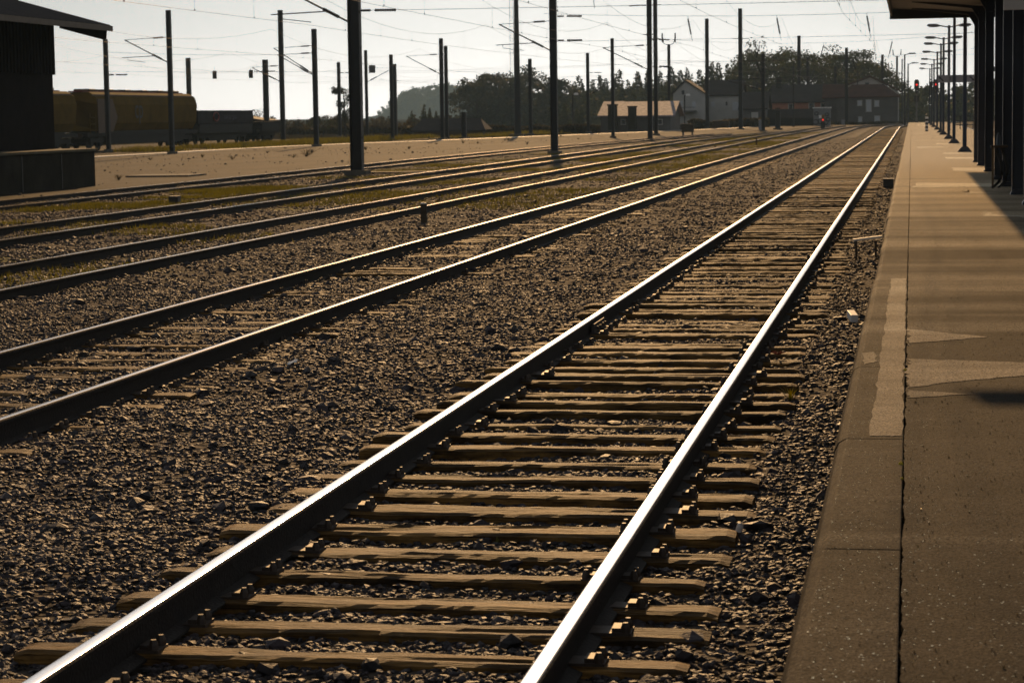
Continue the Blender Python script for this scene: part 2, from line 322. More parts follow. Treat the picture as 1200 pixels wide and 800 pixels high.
# ------------------------------------------------------------------ rails and sleepers
PROF = [(-.070, -.172), (.070, -.172), (.070, -.162), (.012, -.145), (.009, -.045), (.034, -.034), (.0355, -.012), (.031, -.003), (.024, -.0005), (-.024, -.0005), (-.031, -.003), (-.0355, -.012), (-.034, -.034), (-.009, -.045), (-.012, -.145), (-.070, -.162)]
TOPF = {7, 8, 9}
def rail(k, off, parent, top, zo=0., wob=.004):
    Ys = list(np.arange(3, 60, 1.5))+list(np.arange(60, TEND[k]+.1, 3.))
    V = []; F = []; mi = []; n = len(PROF)
    for i, Y in enumerate(Ys):
        c = tx(k, Y); d = (tx(k, Y+.5)-tx(k, Y-.5)); nl = Vector((1, -d, 0)).normalized()
        w = wob*fbm(0, Y, .11, k*3+off); wz = wob*.8*fbm(3, Y, .09, k*5+off)
        for (u, z) in PROF: V.append((c+nl.x*(off+u+w), Y+nl.y*(off+u), z+zo+wz))
    for i in range(len(Ys)-1):
        for j in range(n):
            F.append((i*n+j, i*n+(j+1) % n, (i+1)*n+(j+1) % n, (i+1)*n+j)); mi.append(1 if j in (TOPF if k == 1 else {8}) else 0)
    mb = MB(); mb.v = V; mb.f = F; mb.mi = mi
    o = mb.build('rail', [M_rust, top], parent)
    for p in o.data.polygons:
        if p.material_index == 1: p.use_smooth = True
    return o

def sleeper_mesh(seed, L=2.62, Wd=.25, H=.14):
    rnd = random.Random(seed); nu, nv = 56, 7; V = []; F = []
    cracks = [(rnd.uniform(-1, 1), rnd.uniform(.15, .6), rnd.randint(1, nv-2)) for _ in range(rnd.randint(2, 5))]
    for i in range(nu+1):
        x = -L/2+L*i/nu
        e0 = .012*noise.noise(Vector((x*3, seed*3.1, 0)))+.006*noise.noise(Vector((x*14, seed, 5))); e1 = .012*noise.noise(Vector((x*3, seed*3.1, 9)))+.006*noise.noise(Vector((x*14, seed, 8)))
        for j in range(nv+1):
            t = j/nv; y = (-Wd/2+e0)*(1-t)+(Wd/2+e1)*t
            z = .007*noise.noise(Vector((x*1.6, y*6, seed)))+.004*noise.noise(Vector((x*9, y*40, seed+3)))
            if j in (0, nv): z -= .010+.010*abs(noise.noise(Vector((x*7, j, seed))))
            for cx, cl, cj in cracks:
                if cj == j and abs(x-cx) < cl: z -= .014*(1-abs(x-cx)/cl)
            if i in (0, nu): z -= .012
            V.append((x, y, z))
    nb = len(V); w = nv+1
    F = [(i*w+j, (i+1)*w+j, (i+1)*w+j+1, i*w+j+1) for i in range(nu) for j in range(nv)]
    for i in range(nu+1):
        V.append((V[i*w][0], V[i*w][1]-.002, -H)); V.append((V[i*w+nv][0], V[i*w+nv][1]+.002, -H))
    for i in range(nu):
        F.append((i*w, nb+2*i, nb+2*i+2, (i+1)*w)); F.append(((i+1)*w+nv, nb+2*i+3, nb+2*i+1, i*w+nv))
    F.append(tuple([j for j in range(nv+1)]+[nb+1, nb])); F.append(tuple([nu*w+j for j in range(nv, -1, -1)]+[nb+2*nu, nb+2*nu+1]))
    me = bpy.data.meshes.new('sleeper'); me.from_pydata(V, [], F); me.materials.append(M_wood); me.update(); return me
SL = [sleeper_mesh(s) for s in range(9)]

def fastening_mesh():
    mb = MB(); mb.box((0, 0, .008), (.27, .13, .016))
    for s in (-1, 1):
        mb.box((s*.082, 0, .024), (.05, .10, .018))
        for yy in (-.045, .045) :
            mb.tube([(s*.112, yy, .014), (s*.112, yy, .036), (s*.112, yy, .056)], [.021, .019, .011], 8)
    o = mb.build('fastening', M_iron, None, False); me = o.data; bpy.data.objects.remove(o); return me
FM = fastening_mesh()

def track(k, label, top, nsl, ztop, fast, seed, y0=6.2, jz=.012, sp=.575, zo=0., far_to=None):
    t = thing('railway_track', label, 'railway track', (0, 0, 0), 0, 'parallel railway tracks in the station')
    rail(k, -.8675, t, top, zo); rail(k, .8675, t, top, zo)
    rnd = random.Random(seed); Y = y0
    for i in range(nsl):
        o = bpy.data.objects.new('sleeper', SL[rnd.randrange(9)]); COL.objects.link(o); o.parent = t
        o.location = (tx(k, Y)+rnd.uniform(-.05, .05), Y, ztop+rnd.uniform(-jz, jz)-(.02 if rnd.random() < .12 else 0)); o.rotation_euler = (rnd.uniform(-.05, .05), rnd.uniform(-.004, .004), rnd.uniform(-.018, .018)+(math.pi if rnd.random() < .5 else 0))
        o.scale = (rnd.uniform(.97, 1.03), rnd.uniform(.72, .98), 1)
        if i < fast:
            for s in (-.8675, .8675):
                f = bpy.data.objects.new('fastening', FM); COL.objects.link(f); f.parent = t; f.location = (tx(k, Y)+s, Y, max(-.176, o.location.z-.004))
                f.parent = o; f.matrix_parent_inverse = Matrix.Identity(4)
                f.location = (s if abs(o.rotation_euler.z) < 1 else -s, 0, -.006); f.scale = (1, 1/o.scale.y, 1)
        Y += sp*rnd.uniform(.90, 1.10)
    if far_to:
        mb = MB()
        while Y < far_to:
            if rnd.random() < .9: mb.box((tx(k, Y)+rnd.uniform(-.05, .05), Y, ztop-.06+rnd.uniform(-jz, jz)), (2.6, .23, .13), rnd.uniform(-.01, .01))
            Y += sp*rnd.uniform(.92, 1.08)
        o = mb.build('far_sleepers', M_wood, t); o['kind'] = 'stuff'
    return t
t1 = track(1, 'railway track beside the platform, with bright polished rails and bare timber sleepers', M_polish, 100, -.152, 60, 3, far_to=250)
mb = MB()
for s in (-1, 1): mb.box((-2.165-.8675+s*.040, 22.0, -.09), (.03, .72, .085))
for s in (-1, 1):
    for q in (-.26, -.1, .1, .26): mb.tube([(-2.165-.8675+s*.05, 22+q, -.09), (-2.165-.8675+s*.085, 22+q, -.09)], .018, 6)
mb.build('fishplate', M_iron, t1)
t2 = track(2, 'railway track second from the platform, with sleepers half buried in ballast', M_worn, 100, -.158, 46, 5, 9, .016, .6, far_to=110)
t3 = track(3, 'railway track with weedy ballast, third from the platform', M_dull, 24, -.190, 24, 6, 24, .015, .62)
t4 = track(4, 'railway track with dull rails running past the masts, fourth from the platform', M_dull, 24, -.190, 24, 8, 34, .015, .62)
t5 = track(5, 'railway track along the edge of the dusty yard, beside the goods shed platform', M_dull, 0, -.2, 0, 9, zo=-.03)
# track on the far side of the island platform
TR[6] = (6.4, 262., 460.); TEND[6] = 300
t6 = track(6, 'railway track on the far side of the island platform, glimpsed between the lamp posts', M_polish, 0, -.17, 0, 10)

# ------------------------------------------------------------------ ballast stones (nobody could count them)
def stones():
    bases = []
    phi = (1+5**.5)/2
    ico = np.array([(-1, phi, 0), (1, phi, 0), (-1, -phi, 0), (1, -phi, 0), (0, -1, phi), (0, 1, phi), (0, -1, -phi), (0, 1, -phi), (phi, 0, -1), (phi, 0, 1), (-phi, 0, -1), (-phi, 0, 1)])/1.9
    fc = np.array([(0, 11, 5), (0, 5, 1), (0, 1, 7), (0, 7, 10), (0, 10, 11), (1, 5, 9), (5, 11, 4), (11, 10, 2), (10, 7, 6), (7, 1, 8), (3, 9, 4), (3, 4, 2), (3, 2, 6), (3, 6, 8), (3, 8, 9), (4, 9, 5), (2, 4, 11), (6, 2, 10), (8, 6, 7), (9, 8, 1)])
    for s in range(14):
        b = ico*(1+RNG.uniform(-.33, .33, (12, 1)))+RNG.uniform(-.12, .12, (12, 3)); bases.append(b)
    P = []
    def zone(x0, x1, y0, y1, dens, smin, smax):
        n = int((x1-x0)*(y1-y0)*dens); x = RNG.uniform(x0, x1, n); y = RNG.uniform(y0, y1, n)
        # only the wedge the camera can see, with a metre or so to each side
        lft = -2.2-y*math.tan(YAW+.235); ok = (x > lft) & (x < 1.5+y*.06)
        P.append(np.stack([x[ok], y[ok], RNG.uniform(smin, smax, ok.sum())**1.0], 1))
    zone(-9, -.36, 5.5, 10, 1700, .008, .024); zone(-9, -.36, 10, 17, 1200, .009, .025); zone(-13, -.4, 17, 28, 560, .010, .026)
    zone(-20, -.45, 28, 42, 190, .012, .032); zone(-24, -.5, 42, 60, 90, .014, .034); zone(-24, -.5, 60, 85, 40, .016, .038); zone(-24, -.5, 85, 120, 14, .018, .04); zone(-20, -.5, 120, 170, 5, .02, .04)
    zone(-9, -.4, 6, 24, 7, .035, .058); zone(-18, -3.8, 24, 60, .8, .04, .075)
    P = np.concatenate(P); n = len(P)
    # sleepers and rails stay bare except for a stray stone; T2 is half buried
    dx = np.abs(P[:, 0]-TR[1][0]); keep = np.ones(n, bool)
    for k in (1, 2, 3, 4):
        d = np.abs(np.abs(P[:, 0]-TR[k][0])-.8675); keep &= d > .085
    bare = np.array([fbm(x, y, .9, 17) for x, y in P[:, :2]]); keep &= ~((bare < -.15) & (RNG.uniform(0, 1, n) < .45))
    P = P[keep]; n = len(P)
    z = np.array([gheight(x, y) for x, y in P[:, :2]])+P[:, 2]*RNG.uniform(-.25, .45, n)
    sid = RNG.integers(0, 14, n); ang = RNG.uniform(0, 6.283, n); B = np.array(bases)
    v = B[sid].copy(); sc = P[:, 2][:, None]*np.stack([RNG.uniform(.8, 1.45, n), RNG.uniform(.7, 1.2, n), RNG.uniform(.35, .85, n)], 1)
    v *= sc[:, None, :]
    tl = RNG.normal(0, .35, n); ct, st = np.cos(tl)[:, None], np.sin(tl)[:, None]
    y_, z_ = v[:, :, 1]*ct-v[:, :, 2]*st, v[:, :, 1]*st+v[:, :, 2]*ct
    ca, sa = np.cos(ang)[:, None], np.sin(ang)[:, None]
    X = v[:, :, 0]*ca-y_*sa+P[:, 0][:, None]; Yv = v[:, :, 0]*sa+y_*ca+P[:, 1][:, None]; Z = z_+z[:, None]
    V = np.stack([X, Yv, Z], 2).reshape(-1, 3); F = (fc[None]+(np.arange(n)*12)[:, None, None]).reshape(-1, 3)
    o = npmesh('ballast_stones', V, F, M_stone); o['kind'] = 'stuff'; print('stones', n)
stones()

# ------------------------------------------------------------------ platform
PX0, PX1, PZ = -.375, 4.55, .30
cop = MB()
rnd = random.Random(4); Y = 2.0
prof = lambda w: [(PX0+w+.0, -.3), (PX0+w, PZ-.07), (PX0+w+.022, PZ-.022), (PX0+w+.06, PZ), (-.036, PZ), (-.036, -.3)]
Ycuts = [2.0, 5.2, 8.64, 11.60, 14.9, 18.3, 22.8, 27, 31.5, 36, 40.5, 45]+[45+4.6*i for i in range(1, 54)]
for a, b in zip(Ycuts[:-1], Ycuts[1:]):
    cop.prism(prof(rnd.uniform(-.012, .012)), 'y', a+.004, b-.004)
plat = thing('platform', 'long low island platform of worn asphalt with a concrete coping edge', 'platform')
cop.build('coping', M_coping, plat, False, .006)['kind'] = 'structure'
g = MB()
# asphalt deck with an uneven edge against the coping
ysd = np.concatenate([np.arange(2, 40, .045), np.arange(40, 294, 2.)])
e = [(-.030+.006*fbm(1, y, 2.5, 4)+.012*max(0, fbm(2, y, 7, 5))+.005*fbm(2, y, 23, 5), y) for y in ysd]; n = len(e)
g.add([(x, y, PZ-.004) for x, y in e]+[(PX1, y, PZ-.004) for x, y in e]+[(x, y, PZ-.05) for x, y in e],
      [(i, n+i, n+i+1, i+1) for i in range(n-1)]+[(2*n+i, i, i+1, 2*n+i+1) for i in range(n-1)])
g.box((PX1, 148, .0), (.12, 292, .56)); g.box((2.1, 294, 0), (4.9, .12, .56)); g.box((2.1, 148, -.02), (4.6, 291, .54))
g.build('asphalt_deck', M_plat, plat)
def sheet(name, pts, M, z, th=.003):
    mb = MB(); n = len(pts); mb.add([(x, y, z) for x, y in pts]+[(x, y, z-th) for x, y in pts], [tuple(range(n))[::-1] if False else tuple(range(n))]+[(i, n+i, n+(i+1) % n, (i+1) % n) for i in range(n)])
    return mb.build(name, M, plat)
def rag(p, q, k, a=.012):
    out = []; L = math.hypot(q[0]-p[0], q[1]-p[1]); k = max(1, min(k, int(L/(a*2.6)))); ux, uy = -(q[1]-p[1])/L, (q[0]-p[0])/L
    for i in range(k):
        t = i/k; x = p[0]+(q[0]-p[0])*t; y = p[1]+(q[1]-p[1])*t
        w = 0 if i == 0 else random.uniform(-a, a); out.append((x+ux*w, y+uy*w))
    return out
def ragpoly(pts, k=14, a=.01):
    out = []
    for i in range(len(pts)): out += rag(pts[i], pts[(i+1) % len(pts)], k, a)
    return out
sheet('screed_strip', ragpoly([(-.205, 11.7), (-.045, 11.7), (-.045, 22.75), (-.19, 22.75)], 60, .010), M_patch, PZ+.003)
sheet('screed_wedge', ragpoly([(-.02, 16.45), (.55, 16.9), (-.02, 17.5)], 26, .022), M_patch, PZ-.0005)
sheet('screed_wedge', ragpoly([(-.02, 13.8), (.95, 14.75), (2.6, 15.2), (2.6, 15.7), (.7, 15.2), (-.02, 15.4)], 30, .028), M_patch, PZ-.0005)
sheet('screed_wedge', ragpoly([(-.02, 13.3), (.36, 13.5), (-.02, 13.66)], 16, .02), M_patch, PZ-.0005)
sheet('screed_wedge', ragpoly([(-.30, 15.0), (-.215, 15.2), (-.25, 15.8), (-.33, 15.7)], 6, .012), M_patch, PZ+.003)
rnd = random.Random(12); Y = 36
while Y < 285:      # pale repairs laid across the deck, no two alike
    dy = rnd.uniform(.3, 2.6)*(1+Y/110); x0 = rnd.choice([-.01, -.01, .2, .6, 1.1]); x1 = x0+rnd.choice([.6, .9, 1.5, 2.3, 3.3]); x1 = min(x1, 4.3); sk = rnd.uniform(-1.2, 1.2)
    sheet('repair_band', ragpoly([(x0, Y), (x1, Y+sk), (x1*rnd.uniform(.5, 1), Y+sk*.6+dy*rnd.uniform(.2, 1)), (x0+rnd.uniform(0, .2), Y+dy)], 18, .05), rnd.choice([M_patch, M_patch, M_coping]), PZ-.0005)
    Y += dy+abs(sk)+rnd.uniform(.4, 8)*(1+Y/170)
for (x, y), r in (((-.035, 14.75), .02), ((-.045, 10.8), .022), ((-.04, 10.35), .01)):
    mb = MB()
    for q in range(9):
        a = random.uniform(0, 6.28); rr = r*random.uniform(0, 1.); s = r*random.uniform(.25, .55)
        mb.tube([(x+rr*math.cos(a)*.7, y+rr*math.sin(a)*2.2, PZ-.004), (x+rr*math.cos(a)*.7, y+rr*math.sin(a)*2.2, PZ+s*.8)], [s, s*.4], 6)
    o = mb.build('moss', M_moss); o['kind'] = 'stuff'

def text(s, size, M, parent, loc, rot=(math.pi/2, 0, 0), name='lettering'):
    c = bpy.data.curves.new(name, 'FONT'); c.body = s; c.size = size; c.extrude = .004; c.align_x = 'CENTER'; c.align_y = 'CENTER'; c.materials.append(M)
    q = bpy.data.objects.new(name, c); COL.objects.link(q); bpy.context.view_layer.update(); me = bpy.data.meshes.new_from_object(q.evaluated_get(bpy.context.evaluated_depsgraph_get())); bpy.data.objects.remove(q)
    o = bpy.data.objects.new(name, me); COL.objects.link(o); o.parent = parent; o.location = loc; o.rotation_euler = rot; return o
M_mica = mat('mica_grit', (.80, .66, .40), .16, 1., .2, 30, keep=True)
def grit():
    n = 1700; y = 5.5+26*RNG.uniform(0, 1, n)**1.6; x = RNG.uniform(PX0+.07, 1., n)+0*y; x = np.where(RNG.uniform(0, 1, n) < .5, x, RNG.uniform(PX0+.07, 2.2, n)); z = np.full(n, PZ+.0045)
    a = RNG.uniform(0, 6.283, n); r = RNG.uniform(.0010, .0027, n)*(.7+y/22); tx1, ty1 = RNG.normal(0, .10, n), RNG.normal(-.06, .09, n); V = []
    for k in range(4):
        dx, dy = r*np.cos(a+k*1.571), r*np.sin(a+k*1.571); V.append(np.stack([x+dx, y+dy, z+dx*tx1+dy*ty1], 1))
    V = np.stack(V, 1); W = V.copy(); W[:, :, 2] = PZ-.004; V = np.concatenate([V, W], 1).reshape(-1, 3)
    b = np.arange(n)[:, None]*8; F = np.concatenate([b+np.array([[0, 1, 2, 3]])]+[b+np.array([[i, i+4, (i+1) % 4+4, (i+1) % 4]]) for i in range(4)])
    o = npmesh('mica_grit', V, F, M_mica); o['kind'] = 'stuff'
grit()

# canopy over the platform: columns, beams, roof
cn = thing('platform_canopy', 'dark steel platform canopy carried on a row of dark blue columns', 'canopy', (0, 0, PZ))
CZ = 4.55; CX0, CX1, CY0, CY1 = -.63, 4.5, 22., 73.5
mb = MB(); mb.prism([(CX0, CZ+.22), (2.0, CZ+.06), (CX1, CZ+.22), (CX1, CZ+.32), (2.0, CZ+.16), (CX0, CZ+.32)], 'y', CY0, CY1); mb.build('roof_deck', M_roofsteel, cn)
for x in (CX0, CX1): MB().box((x, (CY0+CY1)/2, CZ+.20), (.06, CY1-CY0-.2, .42)).build('fascia', M_roofsteel, cn)
for y in (CY0, CY1): MB().box(((CX0+CX1)/2, y, CZ+.13), (CX1-CX0+.1, .08, .45)).build('end_fascia', M_roofsteel, cn)
for y in (26, 30.5, 35.5, 40.2, 44.9, 49.6, 54.4, 61.4, 67.9, 72.3):
    mb = MB()
    mb.box((2.0-.10, y, 2.2), (.018, .2, 4.4)); mb.box((2.0+.10, y, 2.2), (.018, .2, 4.4)); mb.box((2., y, 2.2), (.182, .014, 4.4))
    mb.prism([(1.86, 0), (2.14, 0), (2.125, .05), (2.07, .10), (1.93, .10), (1.875, .05)], 'y', y-.14, y+.14)
    mb.build('column', M_blue, cn)
    mb = MB(); mb.prism([(.0, CZ+.16), (1.7, CZ-.05), (1.92, CZ-.42), (2.08, CZ-.42), (2.3, CZ-.05), (4.0, CZ+.16), (4.0, CZ+.20), (2., CZ+.02), (0, CZ+.20)], 'y', y-.05, y+.05); mb.build('bracket', M_blue, cn)
# waiting shelter under the canopy
sh = thing('waiting_shelter', 'dark panelled waiting shelter standing between the blue canopy columns', 'shelter', (3.1, 0, PZ))
mb = MB(); mb.box((-.85, 57.8, 1.35), (.06, 9.6, 2.5)); mb.box((.9, 57.8, 1.35), (.06, 9.6, 2.5)); mb.box((0, 62.6, 1.35), (1.7, .06, 2.5)); mb.box((0, 53., 1.35), (1.7, .06, 2.5)); mb.build('wall_panel', M_blue, sh)
mb = MB(); mb.box((0, 57.8, 2.66), (2.0, 10, .1)); mb.build('roof', M_roofsteel, sh)
mb = MB(); mb.box((-.886, 55.6, 1.05), (.012, .9, 2.0)); mb.build('door', M_glass, sh)
wl = thing('notice_wall', 'dark boarded screen behind the near canopy columns', 'screen wall', (3.0, 0, PZ))
mb = MB(); mb.box((0, 45, 1.3), (.1, 9, 2.4)); mb.build('board', M_blue, wl)
mb = MB(); mb.box((-.06, 39.9, 1.75), (.02, .7, .9)); mb.build('orange_poster', mat('poster_orange', (.55, .16, .03), .6, 0, .2, 4), wl)

# narrow stand with curved legs, standing under the canopy
st = thing('stand', 'small narrow stand with curved legs and a bottle on top, in shade by the columns', 'stand', (1.78, 48.4, PZ))
mb = MB(); mb.box((0, 0, .86), (.34, .34, .05)); mb.build('top', M_woodd, st, False, .008)
mb = MB(); mb.box((-.13, -.1, .42), (.045, .045, .84)); mb.build('post', mat('pale_wood', (.22, .14, .06), .7, 0, .3, 8), st)
for i, (sx, sy) in enumerate(((-.02, -.12), (.1, -.1), (.02, .12), (.13, .1))):
    mb = MB(); mb.tube([(sx-.06, sy, .84), (sx-.02, sy, .7), (sx+.05, sy, .5), (sx+.06, sy, .32), (sx+.0, sy, .14), (sx-.09, sy, .05), (sx-.13, sy, .02)], .02, 8); mb.build('leg', M_roofsteel, st, True)
bt = thing('bottle', 'clear bottle standing on the narrow stand under the canopy', 'bottle', (1.76, 48.4, PZ+.886))
mb = MB(); mb.tube([(0, 0, 0), (0, 0, .16), (0, 0, .2), (0, 0, .25), (0, 0, .26)], [.04, .04, .03, .014, .014], 10); mb.build('body', mat('bottle_plastic', (.12, .14, .16), .2), bt, True)

# hanging station sign near the top right
sg = thing('hanging_sign', 'pale framed name sign with a dark blue panel, hanging from the canopy', 'sign', (2.05, 40., 0))
mb = MB(); mb.box((0, 0, 3.90), (1.05, .07, .62)); mb.build('board', M_white, sg, False, .01)
mb = MB(); mb.box((.08, -.042, 3.98), (.72, .012, .36)); mb.build('panel', M_blue, sg)
for s in (-.35, .35):
    mb = MB(); mb.tube([(s, 0, 4.28), (s, 0, 4.75)], .012, 6); mb.build('hanger', M_roofsteel, sg)

# ------------------------------------------------------------------ platform lamps
def lamp_proto():
    t = thing('platform_lamp', 'x', 'lamp post', (0, 0, PZ), 0, 'double armed lamps along the platform')
    mb = MB(); mb.tube([(0, 0, .1), (0, 0, 6.15)], [.085, .07], 10); mb.build('post', M_blue, t, True)
    mb = MB(); mb.prism([(-.27, 0), (.27, 0), (.25, .04), (.12, .20), (-.12, .20), (-.25, .04)], 'y', -.2, .2); mb.build('base_plate', M_blue, t)
    mb = MB(); mb.tube([(-.6, 0, 6.16), (0, 0, 6.04), (.6, 0, 6.16)], .035, 8); mb.build('arm', M_blue, t, True)
    for s in (-1, 1):
        mb = MB(); mb.prism([(s*.50, 6.10), (s*.62, 6.06), (s*1.12, 6.10), (s*1.2, 6.16), (s*1.1, 6.24), (s*.7, 6.24), (s*.5, 6.18)], 'y', -.14, .14); h = mb.build('lamp_head', M_grey, t, False, .01)
        mb = MB(); mb.box((s*.87, 0, 6.07), (.42, .2, .02)); mb.build('lens', M_sign, h)
    return t
LP = [(89.6, 'double armed lamp post beside the last canopy column, first of the lamp row'), (112., 'lamp post that carries the grey platform number sign'),
      (128., 'third double armed lamp post along the platform from the canopy'), (149.4, 'fourth double armed lamp post along the platform from the canopy'),
      (163., 'fifth double armed lamp post along the platform from the canopy'), (186, 'sixth double armed lamp post along the platform from the canopy'), (213., 'seventh double armed lamp post along the platform from the canopy'),
      (236., 'eighth double armed lamp post along the platform from the canopy'), (262, 'last double armed lamp post before the platform end')]
lp = lamp_proto()
for i, (y, lb) in enumerate(LP):
    o = lp if i == 0 else copy_tree(lp)
    o.location = (2.0, y, PZ); o['label'] = lb
sg = thing('platform_sign', 'long grey direction sign with arrows and the number 3, on a lamp post', 'sign', (2.11, 112.12, 3.36))
mb = MB(); mb.box((0, .03, 0), (1.78, .05, .36)); mb.build('board', M_sign, sg, False, .01)
text('3', .26, M_black, sg, (-.32, -.003, 0))
mb = MB(); mb.prism([(-.82, .1), (-.82, -.02), (-.78, .02), (-.64, -.12), (-.60, -.08), (-.74, .06), (-.70, .1)], 'y', -.004, 0); mb.build('arrow', M_black, sg)
mb = MB(); mb.prism([(.82, .02), (.82, -.10), (.70, -.10), (.74, -.06), (.60, .08), (.64, .12), (.78, -.02)], 'y', -.004, 0); mb.build('arrow', M_black, sg)

# striped posts, railing and signals at the platform end
def striped(x, y, lb):
    t = thing('striped_post', lb, 'post', (x, y, PZ), 0, 'black and white posts on the platform')
    mb = MB(); mb.tube([(0, 0, 0), (0, 0, 1.1)], .11, 10); mb.build('post', M_black, t, True)
    for i in range(4):
        mb = MB(); mb.tube([(0, 0, .12+i*.27), (0, 0, .22+i*.27+(.06 if i == 3 else 0))], .115, 10); mb.build('white_band', M_white, t, True)
striped(1.11, 173.6, 'black and white banded post alone in mid platform beside the lamp row')
striped(2.85, 180., 'black and white banded post by the dark blue railing')
rl = thing('railing', 'low dark blue railing at the rear edge of the platform near the banded post', 'railing', (3.5, 186, PZ))
for i in range(4):
    mb = MB(); mb.tube([(-.2+.5*i, 0, 0), (-.2+.5*i, 0, 1.05)], .035, 6); mb.build('post', M_blue, rl)
for z in (.35, .7, 1.03):
    mb = MB(); mb.tube([(-.25, 0, z), (1.35, 0, z)], .035, 6); mb.build('rail', M_blue, rl)
def signal(x, y, lb):
    t = thing('railway_signal', lb, 'signal', (x, y, PZ), 0, 'red signals at the platform end')
    mb = MB(); mb.tube([(0, 0, 0), (0, 0, 4.2)], .08, 8); mb.build('mast', M_grey, t, True)
    mb = MB(); mb.tube([(0, .1, 3.95), (0, .1, 4.15), (0, .1, 5.0), (0, .1, 5.25)], [.2, .31, .31, .2], 12); hd = mb.build('signal_head', M_black, t, True)
    mb = MB(); mb.tube([(0, -.24, 4.62), (0, -.27, 4.62)], .105, 14); mb.build('red_light', M_red, hd)
    mb = MB(); mb.box((0, 0, 2.9), (.62, .12, .72)); mb.build('backing_plate', M_black, t)
    mb = MB(); mb.box((0, -.1, 3.7), (.3, .22, .35)); mb.build('relay_case', M_black, t)
    mb = MB(); mb.box((0, 0, 2.1), (.36, .08, .3)); mb.build('number_plate', M_grey, t)
    mb = MB(); mb.box((0, 0, .12), (.4, .4, .24)); mb.build('foundation', M_conc, t)
signal(.62, 288, 'red lit signal standing at the track side end of the platform')
signal(2.95, 288, 'red lit signal half hidden behind the lamp posts and grey sign')

# ------------------------------------------------------------------ catenary masts
def hsec(mb, h, w, d):
    t = .03; mb.box((-w/2+t/2, 0, h/2), (t, d, h)); mb.box((w/2-t/2, 0, h/2), (t, d, h)); mb.box((0, 0, h/2), (w-2*t, t, h))
    for z in (.45, 2.4): mb.box((0, -d*.35, z), (w-2*t-.002, .02, .1))
    for z in (1.35, 3.3, 4.6, 5.9): 
        for q in (-1, 1): mb.box((q*(w/2+.012), 0, min(z, h-.2)), (.024, d*.5, .07))
def insul(a, b, r, parent):
    """ribbed insulator from a to b"""
    a = Vector(a); b = Vector(b); n = 9; pts = []; rr = []
    for i in range(n*2+1): pts.append(a+(b-a)*(i/(n*2))); rr.append(r if i % 2 else r*.45)
    mb = MB(); mb.tube(pts, rr, 8); return mb.build('insulator', M_insul, parent)
def cantilever(t, s, w, z0=5.5, L=2.7, rise=1.4, reg=True):
    """bracket arm on side s (-1 towards the yard): strut, tie, registration tube with steady arm"""
    c = MB(); c.tube([(s*w/2, 0, z0), (s*(w/2+L), 0, z0+rise)], .035, 8); a = c.build('cantilever', M_mast, t, True)
    insul((s*(w/2+.35), 0, z0+.35*rise/L), (s*(w/2+.95), 0, z0+.95*rise/L), .085, a)
    c = MB(); c.tube([(s*w/2, 0, z0+rise+.12), (s*(w/2+L), 0, z0+rise)], .02, 6); c.build('top_tie', M_mast, a)
    insul((s*(w/2+.25), 0, z0+rise+.11), (s*(w/2+.85), 0, z0+rise+.085), .07, a)
    if reg:
        c = MB(); c.tube([(s*(w/2+.72), 0, z0+.40), (s*(w/2+2.9), 0, z0+.32)], .025, 6); c.build('registration_tube', M_mast, a)
        c = MB(); c.tube([(s*(w/2+2.55), 0, z0+.36), (s*(w/2+2.5), 0, z0+.16), (s*(w/2+1.4), 0, z0+.02)], .018, 6); c.build('steady_arm', M_mast, a)
GRP = 'overhead line masts in the station yard'
def mast(px, py, top, w, label, arms=(), kind='h', h=None, d=None, gz=-.15, z0=5.5, name='catenary_mast', M=None):
    b = on(px, py, gz)
    if h is None:
        h = at(px, top, b.y).z-gz
    t = thing(name, label, 'mast', b, 0, GRP)
    mb = MB()
    if kind == 'h': hsec(mb, h, w, d or w)
    elif kind == 'lattice':      # two flanges with lacing
        for s in (-1, 1): mb.box((s*(w/2-.035), 0, h/2), (.07, w*.8, h))
        z = .3
        while z < h-.6:
            mb.box((0, 0, z+.25), (w*1.15, .03, .06), 0, 0, Matrix.Rotation(.75, 3, 'Y').to_euler()); mb.box((0, .0, z+.03), (w-.14, .04, .06)); z += .55
    elif kind == 'cone': mb.tube([(0, 0, 0), (0, 0, h)], [w/2, w/4], 12)
    else: mb.tube([(0, 0, 0), (0, 0, h)], [w/2, w*.4], 10)
    mb.build('column', M or M_mast, t)
    mb = MB(); mb.box((0, 0, .06), (w*1.9, w*1.9, .24)); mb.build('foundation', M_conc, t, False, .02)
    for a in arms:
        if a[0] == 'L': cantilever(t, -1, w, *a[1:])
        elif a[0] == 'R': cantilever(t, 1, w, *a[1:])
        elif a[0] == 'bar':
            c = MB(); c.tube([(-a[2], -w/2-.02, a[1]), (a[2], -w/2-.02, a[1])], .04, 6); c.build('crossbar', M_mast, t)
        elif a[0] == 'ins':          # insulator and short tie on side s at height z
            s, z = a[1], a[2]; insul((s*(w/2+.05), 0, z), (s*(w/2+.4), 0, z), .06, t); insul((s*(w/2+.55), 0, z), (s*(w/2+1.35), 0, z-.01), .065, t)
        elif a[0] == 'horn':
            for s in (-1, 1):
                c = MB(); c.tube([(0, 0, h-.1), (s*.55, 0, h+.05), (s*.75, 0, h+.9)], .05, 6); hh = c.build('horn_bracket', M_mast, t); insul((s*.75, -.02, h+.2), (s*.78, -.02, h+1.3), .13, hh)
    return t
mast(419, 205, 0, .43, 'thickest dark steel mast, beside the fourth track, its top out of frame', [('L', 5.55), ('ins', 1, 5.95)], 'h', 11.5, .40)
mast(650, 181, 0, .36, 'tall dark mast beside the weedy tracks, in front of the wooded slope', [('L', 5.45), ('ins', 1, 5.95), ('ins', 1, 7.2)], 'h', 11.5, .34)
mast(202, 181, 12, .27, 'slim mast with a long bracket arm, in front of the yellow wagon near the kerb', [('L', 5.6)])
